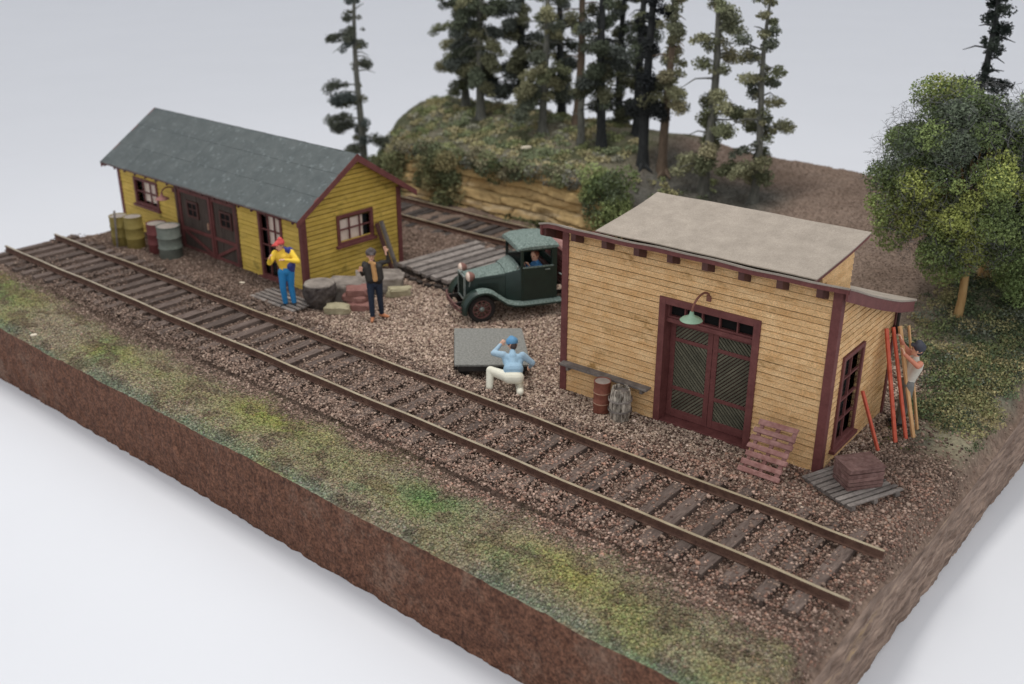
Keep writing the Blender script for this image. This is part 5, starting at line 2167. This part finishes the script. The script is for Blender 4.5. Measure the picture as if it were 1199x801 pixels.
def shrub(name, pts, label, cat, cols, per=2600, size=(.03, .06), group=None, twig=None, jitter=.3, loc=None):
    """pts: list of (x,y,z,r)"""
    loc = np.array(loc if loc is not None else (pts[0][0], pts[0][1], 0), float)
    cs = [np.array(p[:3]) - loc for p in pts]
    rs = [p[3] for p in pts]
    cc = [cols[rng.integers(len(cols))] * rng.uniform(.8, 1.2) for _ in pts]
    P, C = blobs(cs, rs, per, cc, jitter=jitter)
    parts = [leaves(P, rng.uniform(size[0], size[1], len(P)), C)]
    k = len(P) // 12
    i = rng.integers(0, len(P), k)
    tw = np.array(twig if twig is not None else c3(92, 84, 72))
    parts.append(strands(P[i], rng.uniform(.06, .16, k), .004, np.repeat(tw[None], k, 0)))
    V, F, C = merge_tri(parts)
    o = bulk(name, V, F, C, M['leaf_col'])
    o.location = loc
    tag(o, label, cat, group or 'shrubs on the rock face')
    return o


def spread(x0, x1, y0, y1, n, r0, r1, dz=0.0, zfn=None):
    out = []
    for _ in range(n):
        x, y = rng.uniform(x0, x1), rng.uniform(y0, y1)
        z = float((zfn or H)(x, y)) + dz
        out.append((x, y, z, rng.uniform(r0, r1)))
    return out


shrub('shrub', spread(-3.9, -2.9, 11.55, 12.3, 30, .3, .52, .0, lambda x, y: rng.uniform(.15, 1.9)) + [(-3.4, 11.9, .3, .5), (-3.5, 12.0, 1.0, .5), (-3.6, 12.1, 1.55, .5), (-2.8, 12.0, .3, .4)],
      'tall green shrub hanging down at the right end of the ochre rock face', 'shrub', [c3(112, 132, 70), c3(88, 108, 62), c3(134, 150, 80), c3(98, 112, 78)], 2300, (.04, .08), loc=(-3.4, 11.9, 0))
shrub('shrub', [(-9.9 + .25 * i, 11.5, 1.55 - .27 * i + rng.uniform(-.1, .1), .34) for i in range(5)] + spread(-10.5, -8.9, 11.25, 11.8, 34, .24, .42, 0, lambda x, y: rng.uniform(.15, 1.6)),
      'olive shrub trailing down the middle of the rock face', 'shrub', [c3(124, 126, 76), c3(98, 106, 66), c3(150, 138, 86)], 2300, (.04, .08), loc=(-9.6, 11.6, 0))
shrub('shrub', spread(-7.5, -6.9, 11.5, 12.1, 6, .16, .3, 0, lambda x, y: rng.uniform(1.1, 1.65)), 'small green shrub drooping over the rock edge left of the tall shrub', 'shrub',
      [c3(84, 98, 50), c3(66, 80, 44)], 2600, loc=(-7.2, 11.8, 0))
shrub('shrub', spread(-14.3, -12.3, 11.6, 14.0, 60, .22, .42, -.1), 'dense green-brown growth covering the far left end of the bank', 'shrub',
      [c3(122, 136, 76), c3(146, 142, 80), c3(98, 112, 72), c3(160, 142, 90)], 1900, (.04, .09), loc=(-13.6, 12.6, 0))

shrub('shrub', spread(-12.2, -4.3, 11.62, 12.1, 80, .16, .36, 0, lambda x, y: rng.uniform(1.3, 1.75)), 'uneven green and grey brush hanging along the top edge of the rock face', 'brush',
      [c3(124, 132, 84), c3(104, 114, 78), c3(146, 138, 102), c3(126, 126, 112)], 2300, (.04, .08), loc=(-8, 11.9, 0))

shrub('shrub', spread(-12.6, -11.3, 11.2, 12.1, 30, .24, .42, 0, lambda x, y: rng.uniform(.1, 1.35)), 'olive and green brush over the left part of the rock face near the shed roof', 'shrub',
      [c3(118, 124, 76), c3(96, 106, 66), c3(140, 132, 84)], 2300, (.04, .08), loc=(-11.9, 11.6, 0))

# continuous growth on the hill top and on the right bank: nobody could count it
def cover(label, cat, areas, per, size, name='ground_cover'):
    Ps, Cs = [], []
    for (x0, x1, y0, y1, n, r0, r1, cols, dz) in areas:
        pts = spread(x0, x1, y0, y1, n, r0, r1, dz)
        P, C = blobs([p[:3] for p in pts], [p[3] for p in pts], per, [cols[rng.integers(len(cols))] * rng.uniform(.8, 1.2) for _ in pts], flat=.45, jitter=.3, shell=.2)
        k = (P[:, 0] > X0 + .02) & (P[:, 0] < X1 - .0) & (P[:, 1] < Y1) & ~inside(P[:, 0], P[:, 1], SH2, .05)
        Ps.append(P[k])
        Cs.append(C[k])
    P, C = np.concatenate(Ps), np.concatenate(Cs)
    V, F, CC = merge_tri([leaves(P, rng.uniform(size[0], size[1], len(P)), C)])
    o = bulk(name, V, F, CC, M['leaf_col'])
    tag(o, label, cat, kind='stuff')


HT = [c3(144, 152, 92), c3(166, 158, 102), c3(122, 134, 92), c3(156, 154, 132), c3(180, 166, 116)]
GT = [c3(94, 92, 82), c3(80, 82, 66), c3(108, 104, 88)]
cover('mixed green, olive and brown growth over the hill top', 'undergrowth',
      [(-14.2, -4.6, 12.4, 15.0, 46, .34, .52, HT, -.12), (-10.5, -3.9, 11.25, 11.6, 40, .08, .16, [c3(120, 118, 80), c3(140, 128, 90)], -.05), (-14.4, -4.2, 12.2, 15.5, 230, .16, .34, HT, .02), (-14.8, -6, 14.5, 17.6, 120, .18, .36, HT, .02), (-12.2, -4, 11.75, 12.3, 70, .12, .24, [c3(88, 92, 54), c3(104, 104, 60), c3(90, 88, 72)], .0),
       (-4.2, -1.5, 12.6, 15.5, 30, .15, .28, HT[:3], -.02)],
      1500, (.05, .10))
BK = [c3(128, 140, 80), c3(100, 118, 78), c3(156, 150, 92), c3(172, 156, 100), c3(122, 130, 108), c3(84, 102, 66)]
cover('clumpy dark green moss and low growth over the right hand bank', 'moss',
      [(7.35, 8.9, 6.3, 9.6, 120, .14, .32, BK, .02), (6.5, 9.0, 8.2, 12.5, 190, .16, .38, BK, .04), (7.4, 8.8, 6.4, 9.8, 26, .28, .44, [c3(96, 116, 72), c3(126, 136, 78), c3(150, 142, 86)], .06), (7.3, 8.6, 4.9, 6.3, 24, .10, .18, [c3(104, 116, 50), c3(84, 98, 46), c3(122, 124, 60)], -.04),
       (7.25, 7.75, 3.7, 5.3, 16, .10, .17, [c3(98, 118, 44), c3(116, 126, 54)], -.05), (6.0, 7.2, 8.2, 12, 40, .10, .22, BK, .0), (8.2, 9.0, 5.5, 8.5, 24, .08, .16, [c3(110, 112, 74), c3(90, 100, 64)], -.05)],
      2000, (.03, .055), 'moss')
YG = [c3(150, 160, 40), c3(124, 138, 46), c3(134, 136, 60)]
cover('bright yellow-green tufts on the near turf strip', 'moss tufts',
      [(-14.8, -12.2, -1.7, -.7, 16, .10, .2, YG, -.09), (-12.9, -11.6, -2.0, -1.2, 10, .08, .18, [c3(104, 126, 50), c3(128, 136, 48)], -.08),
       (-7.6, -6.7, -1.95, -1.4, 9, .1, .2, YG, -.09), (-2.6, -1.2, -1.6, -1.0, 14, .1, .2, YG, -.10), (2.0, 3.0, -2.0, -1.2, 9, .12, .22, [c3(104, 128, 70), c3(112, 128, 64)], -.14),
       (5.2, 6.4, -2.0, -1.3, 9, .12, .22, [c3(140, 140, 76), c3(130, 130, 60)], -.14), (-10.5, -9.0, -1.9, -1.3, 6, .08, .14, YG, -.07)],
      2400, (.015, .035), 'moss')


def conifer(x, y, h, r, label, bark, cols, dens=1.0, bare=.22, lean=(0, 0), zb=None, tip=True, seed=0, gap=.25, broken=False):
    z0 = float(H(x, y)) - .05 if zb is None else zb
    bare *= .72
    r *= .98
    root = empty('conifer_tree', (x, y, z0), 0, label, 'tree', 'conifer trees behind the sheds')
    random.seed(seed * 13 + 5)
    rg = np.random.default_rng(seed + 100)
    mb = MB()
    n = 14
    cx = lambda t: lean[0] * t * h + .06 * math.sin(t * 6 + seed)
    cy = lambda t: lean[1] * t * h + .05 * math.sin(t * 5 + seed * 2)
    pts = [(cx(i / n), cy(i / n), h * i / n) for i in range(n + 1)]
    r0 = .013 * h + .03
    rad = [(r0 * (1 - i / n) ** .8 + .02) * (1.35 if i == 0 else 1) for i in range(n + 1)]
    mb.tube(pts, rad, 9)
    # roots
    for k in range(5):
        a = 2 * math.pi * k / 5 + seed
        mb.tube([(0, 0, .25), (math.cos(a) * r0 * 1.3, math.sin(a) * r0 * 1.3, .06), (math.cos(a) * r0 * 2.6, math.sin(a) * r0 * 2.6, -.05)], [r0 * .6, r0 * .45, .02], 6)
    trunk_mb = mb
    cs, rs, cc = [], [], []
    t = bare
    br = MB()
    while t < .98:
        L = r * 1.12 * (1 - t * .8) ** .7 * random.uniform(.4, 1.15) + .10
        a = random.uniform(0, 2 * math.pi)
        droop = random.uniform(-.42, .08) if t < .7 else random.uniform(-.05, .4)
        p0 = Vector((cx(t), cy(t), t * h))
        p1 = p0 + Vector((math.cos(a) * L * .55, math.sin(a) * L * .55, L * (.10 + droop * .4)))
        p2 = p0 + Vector((math.cos(a) * L, math.sin(a) * L, L * droop))
        br.tube([p0 - (p1 - p0) * .02, p1, p2], [.03 * (1.2 - t) + .008, .02, .008], 5)
        if random.random() > gap:
            m = max(3, int(L / .15))
            c0 = cols[random.randrange(len(cols))] * random.uniform(.75, 1.25)
            for j in range(m):
                s = .35 + .65 * (j + random.random() * .7) / m
                q = p0.lerp(p1, s * 2) if s < .5 else p1.lerp(p2, min(1, s * 2 - 1))
                cs.append(np.array(q) + rg.normal(0, .04, 3))
                rs.append(random.uniform(.12, .32) * (.6 + .6 * (1 - t)) * (h / 7) ** .3)
                cc.append(c0)
        t += random.uniform(.011, .030) / dens
    # clumps hugging the trunk
    for i in range(int(24 * dens)):
        t = random.uniform(bare + .03, .97)
        a = random.uniform(0, 6.28)
        d = random.uniform(.05, .25) * r
        cs.append(np.array((cx(t) + d * math.cos(a), cy(t) + d * math.sin(a), t * h)))
        rs.append(random.uniform(.14, .28) * (1.25 - t))
        cc.append(cols[random.randrange(len(cols))] * random.uniform(.75, 1.2))
    trunk_mb.build('trunk', bark, root, smooth=True)
    br.build('branches', bark, root)
    P, C = blobs(cs, rs, 3400, cc, flat=.75, jitter=.35, shell=.15)
    V, F, CC = merge_tri([leaves(P, rng.uniform(.035, .075, len(P)), C)])
    bulk('crown', V, F, CC, M['leaf_col'], root)
    return root


DK = [c3(82, 92, 70), c3(100, 102, 72), c3(82, 90, 82)]
OL = [c3(136, 136, 96), c3(152, 144, 104), c3(112, 116, 86)]
MD = [c3(112, 118, 80), c3(132, 130, 90), c3(94, 102, 82)]
conifer(-14.75, 12.75, 7.4, 1.3, 'lone dark conifer standing apart behind the yellow shed roof', M['bark'], [c3(74, 84, 82), c3(88, 94, 78), c3(104, 106, 76)], .8, .15, (.018, 0), seed=1, gap=.45)
conifer(-12.25, 15.6, 7.6, 1.15, 'leftmost dark conifer of the grove on the hill', M['bark'], MD, 1.7, .16, seed=2)
conifer(-10.9, 14.9, 8.0, 1.0, 'thick trunked conifer next to the leftmost one of the grove', M['bark'], DK + OL[:1], 1.7, .2, seed=3)
conifer(-9.9, 15.9, 8.3, 1.0, 'bushy dark conifer third from the left in the grove', M['darkbark'], DK, 1.6, .12, seed=4)
conifer(-7.85, 14.6, 6.8, .95, 'grey trunked conifer with low bare limbs in the middle of the grove', M['bark'], MD, 1.1, .2, seed=5)
conifer(-7.25, 15.6, 8.0, .8, 'thin brown conifer with sparse upper branches in mid grove', M['brownbark'], MD + OL[:1], .8, .35, seed=6, gap=.4)
conifer(-5.4, 14.3, 8.2, .85, 'black trunked conifer right of the pale snag', M['darkbark'], DK, 1.1, .2, (-.005, 0), seed=8, gap=.3)
conifer(-4.9, 15.6, 7.6, .8, 'slim dark conifer with open branches behind the black trunked one', M['darkbark'], DK + MD[:1], .8, .3, seed=9, gap=.35)
conifer(-3.55, 13.9, 8.6, .8, 'tall black conifer with a bare lower trunk left of the brown trunked one', M['darkbark'], [c3(32, 36, 40), c3(42, 46, 46)], .9, .28, (.012, 0), seed=10, gap=.35)
conifer(-3.0, 14.2, 7.6, .7, 'conifer with a bare brown trunk and olive crown', M['brownbark'], OL, 1.1, .38, seed=11)
conifer(-1.7, 14.45, 8.0, 1.0, 'olive conifer with a grey forked trunk, second from the right', M['bark'], OL + MD[:1], 1.15, .16, seed=12)
conifer(-.19, 14.49, 6.1, .95, 'rightmost grove conifer with a pointed bare top', M['bark'], OL[:1] + MD, 1.0, .14, (.006, 0), seed=13, gap=.25)
conifer(-8.9, 16.8, 7.6, .9, 'dark conifer at the back of the grove, left half', M['darkbark'], DK, 1.2, .1, seed=14)
conifer(-6.3, 16.6, 6.6, .9, 'dark low branched conifer at the back of the grove, right half', M['darkbark'], DK, 1.2, .05, seed=15)
conifer(5.35, 15.0, 6.8, .75, 'small dark conifer rising behind the leafy tree on the right', M['darkbark'], [c3(40, 50, 44), c3(50, 60, 50)], 1.2, .3, seed=16, gap=.3)


def snag():
    root = empty('dead_tree', (-6.16, 14.3, 1.85), 0, 'pale grey broken snag among the conifers', 'tree')
    mb = MB()
    mb.tube([(0, 0, 0), (.02, 0, .5), (-.02, 0, 1.2), (.03, 0, 1.75)], [.16, .12, .11, .10], 10)
    mb.tube([(0, 0, 1.6), (-.12, 0, 1.95)], [.05, .015], 6)
    mb.tube([(0, 0, 1.55), (.10, .05, 1.9)], [.05, .012], 6)
    mb.build('trunk', M['bark'], root, smooth=True)
    mb = MB()
    mb.tube([(0, 0, 1.3), (.35, .1, 1.45), (.6, .1, 1.4)], [.035, .02, .008], 6)
    mb.tube([(0, 0, 1.0), (-.3, -.1, 1.1)], [.03, .01], 6)
    mb.build('branch', M['bark'], root)


snag()


def leafy_tree(x, y, trunk_h, crown_c, crown_r, label, cols, twigcol, trunk, n=120, per=1500, seed=0, lean=(0, 0)):
    z0 = float(H(x, y)) - .03
    root = empty('leafy_tree', (x, y, z0), 0, label, 'tree', 'leafy trees on the right bank')
    rg = np.random.default_rng(seed)
    mb = MB()
    top = Vector(crown_c) - Vector((x, y, z0))
    base = Vector((0, 0, 0))
    k = Vector((lean[0], lean[1], trunk_h))
    mb.tube([base, base.lerp(k, .3) + Vector((.02, 0, 0)), base.lerp(k, .7), k, k.lerp(top, .5)], [.10, .085, .08, .075, .03], 10)
    mb.build('trunk', trunk, root, smooth=True)
    br = MB()
    for i in range(16):
        a, e = rg.uniform(0, 6.28), rg.uniform(-.2, 1.2)
        d = Vector((math.cos(a) * math.cos(e), math.sin(a) * math.cos(e), math.sin(e)))
        end = top + Vector((d.x * crown_r[0], d.y * crown_r[1], d.z * crown_r[2])) * rg.uniform(.4, .7)
        st = k.lerp(top, rg.uniform(0, .8))
        br.tube([st, st.lerp(end, .5) + Vector((0, 0, .1)), end], [.04, .025, .01], 6)
    br.build('branches', trunk, root)
    cs, rs, cc, kind = [], [], [], []
    for i in range(n):
        d = rg.normal(size=3)
        d /= np.linalg.norm(d)
        rr = rg.uniform(.35, 1.0) ** .5
        lump = .80 + .16 * math.sin(3.1 * d[0] + 4.3 * d[2] + seed) * math.cos(3.7 * d[1] + 2.1 * d[2])
        q = np.array(top) + d * np.array(crown_r) * rr * (lump + .06)
        cs.append(q)
        rs.append(rg.uniform(.16, .46))
        g_ = fbm(np.array([q[0] * .8 + 5 + seed]), np.array([q[2] * .8 + q[1] * .4]), 7)[0]
        ci = int(np.clip((g_ - .2) / .5 * len(cols) + rg.normal(0, .8), 0, len(cols) - 1))
        cc.append(cols[ci] * rg.uniform(.8, 1.25))
    P, C = blobs(cs, rs, per * 2.0, cc, flat=.85, jitter=.22, shell=.4)
    parts = [leaves(P, rng.uniform(.028, .062, len(P)), C)]
    # sub clumps of bright leaf
    m = len(P)
    # fibre skeleton
    d = rg.normal(size=(8000, 3))
    d /= np.linalg.norm(d, axis=1)[:, None]
    Q = np.array(top) + d * np.array(crown_r) * (rg.uniform(.6, 1.0, (8000, 1))) 
    parts.append(strands(Q, rng.uniform(.12, .34, len(Q)), .0045, np.repeat(np.array(twigcol)[None], len(Q), 0) * rng.uniform(.6, 1.4, (len(Q), 1))))
    V, F, CC = merge_tri(parts)
    bulk('crown', V, F, CC, M['leaf_col'], root)
    return root


LG = [c3(110, 118, 108), c3(98, 112, 86), c3(94, 112, 70), c3(104, 124, 66), c3(118, 138, 68), c3(128, 146, 68), c3(154, 164, 68)]
leafy_tree(7.08, 10.12, 1.5, (6.72, 10.1, 3.80), (1.98, 1.75, 2.05), 'leafy green tree with a tan trunk behind the posts on the right', LG, c3(92, 92, 92), M['palebark'], 330, 2300, 3)
LG2 = [c3(126, 152, 78), c3(148, 170, 84), c3(112, 138, 80), c3(134, 154, 96)]
leafy_tree(7.95, 11.9, 1.2, (8.45, 11.3, 3.45), (1.95, 1.7, 2.65), 'brighter green leafy tree cut off by the right edge of the view', LG2, c3(86, 92, 60), M['brownbark'], 300, 2300, 4)
st = MB()
st.lathe([(.20, 0), (.16, .15), (.15, .42), (.13, .44)], 12, wob=.05)
so = st.build('tree_stump', M['palebark'], None)
so.location = (6.98, 12.0, 1.05)
tag(so, 'pale cut stump in the shade under the two leafy trees', 'stump')
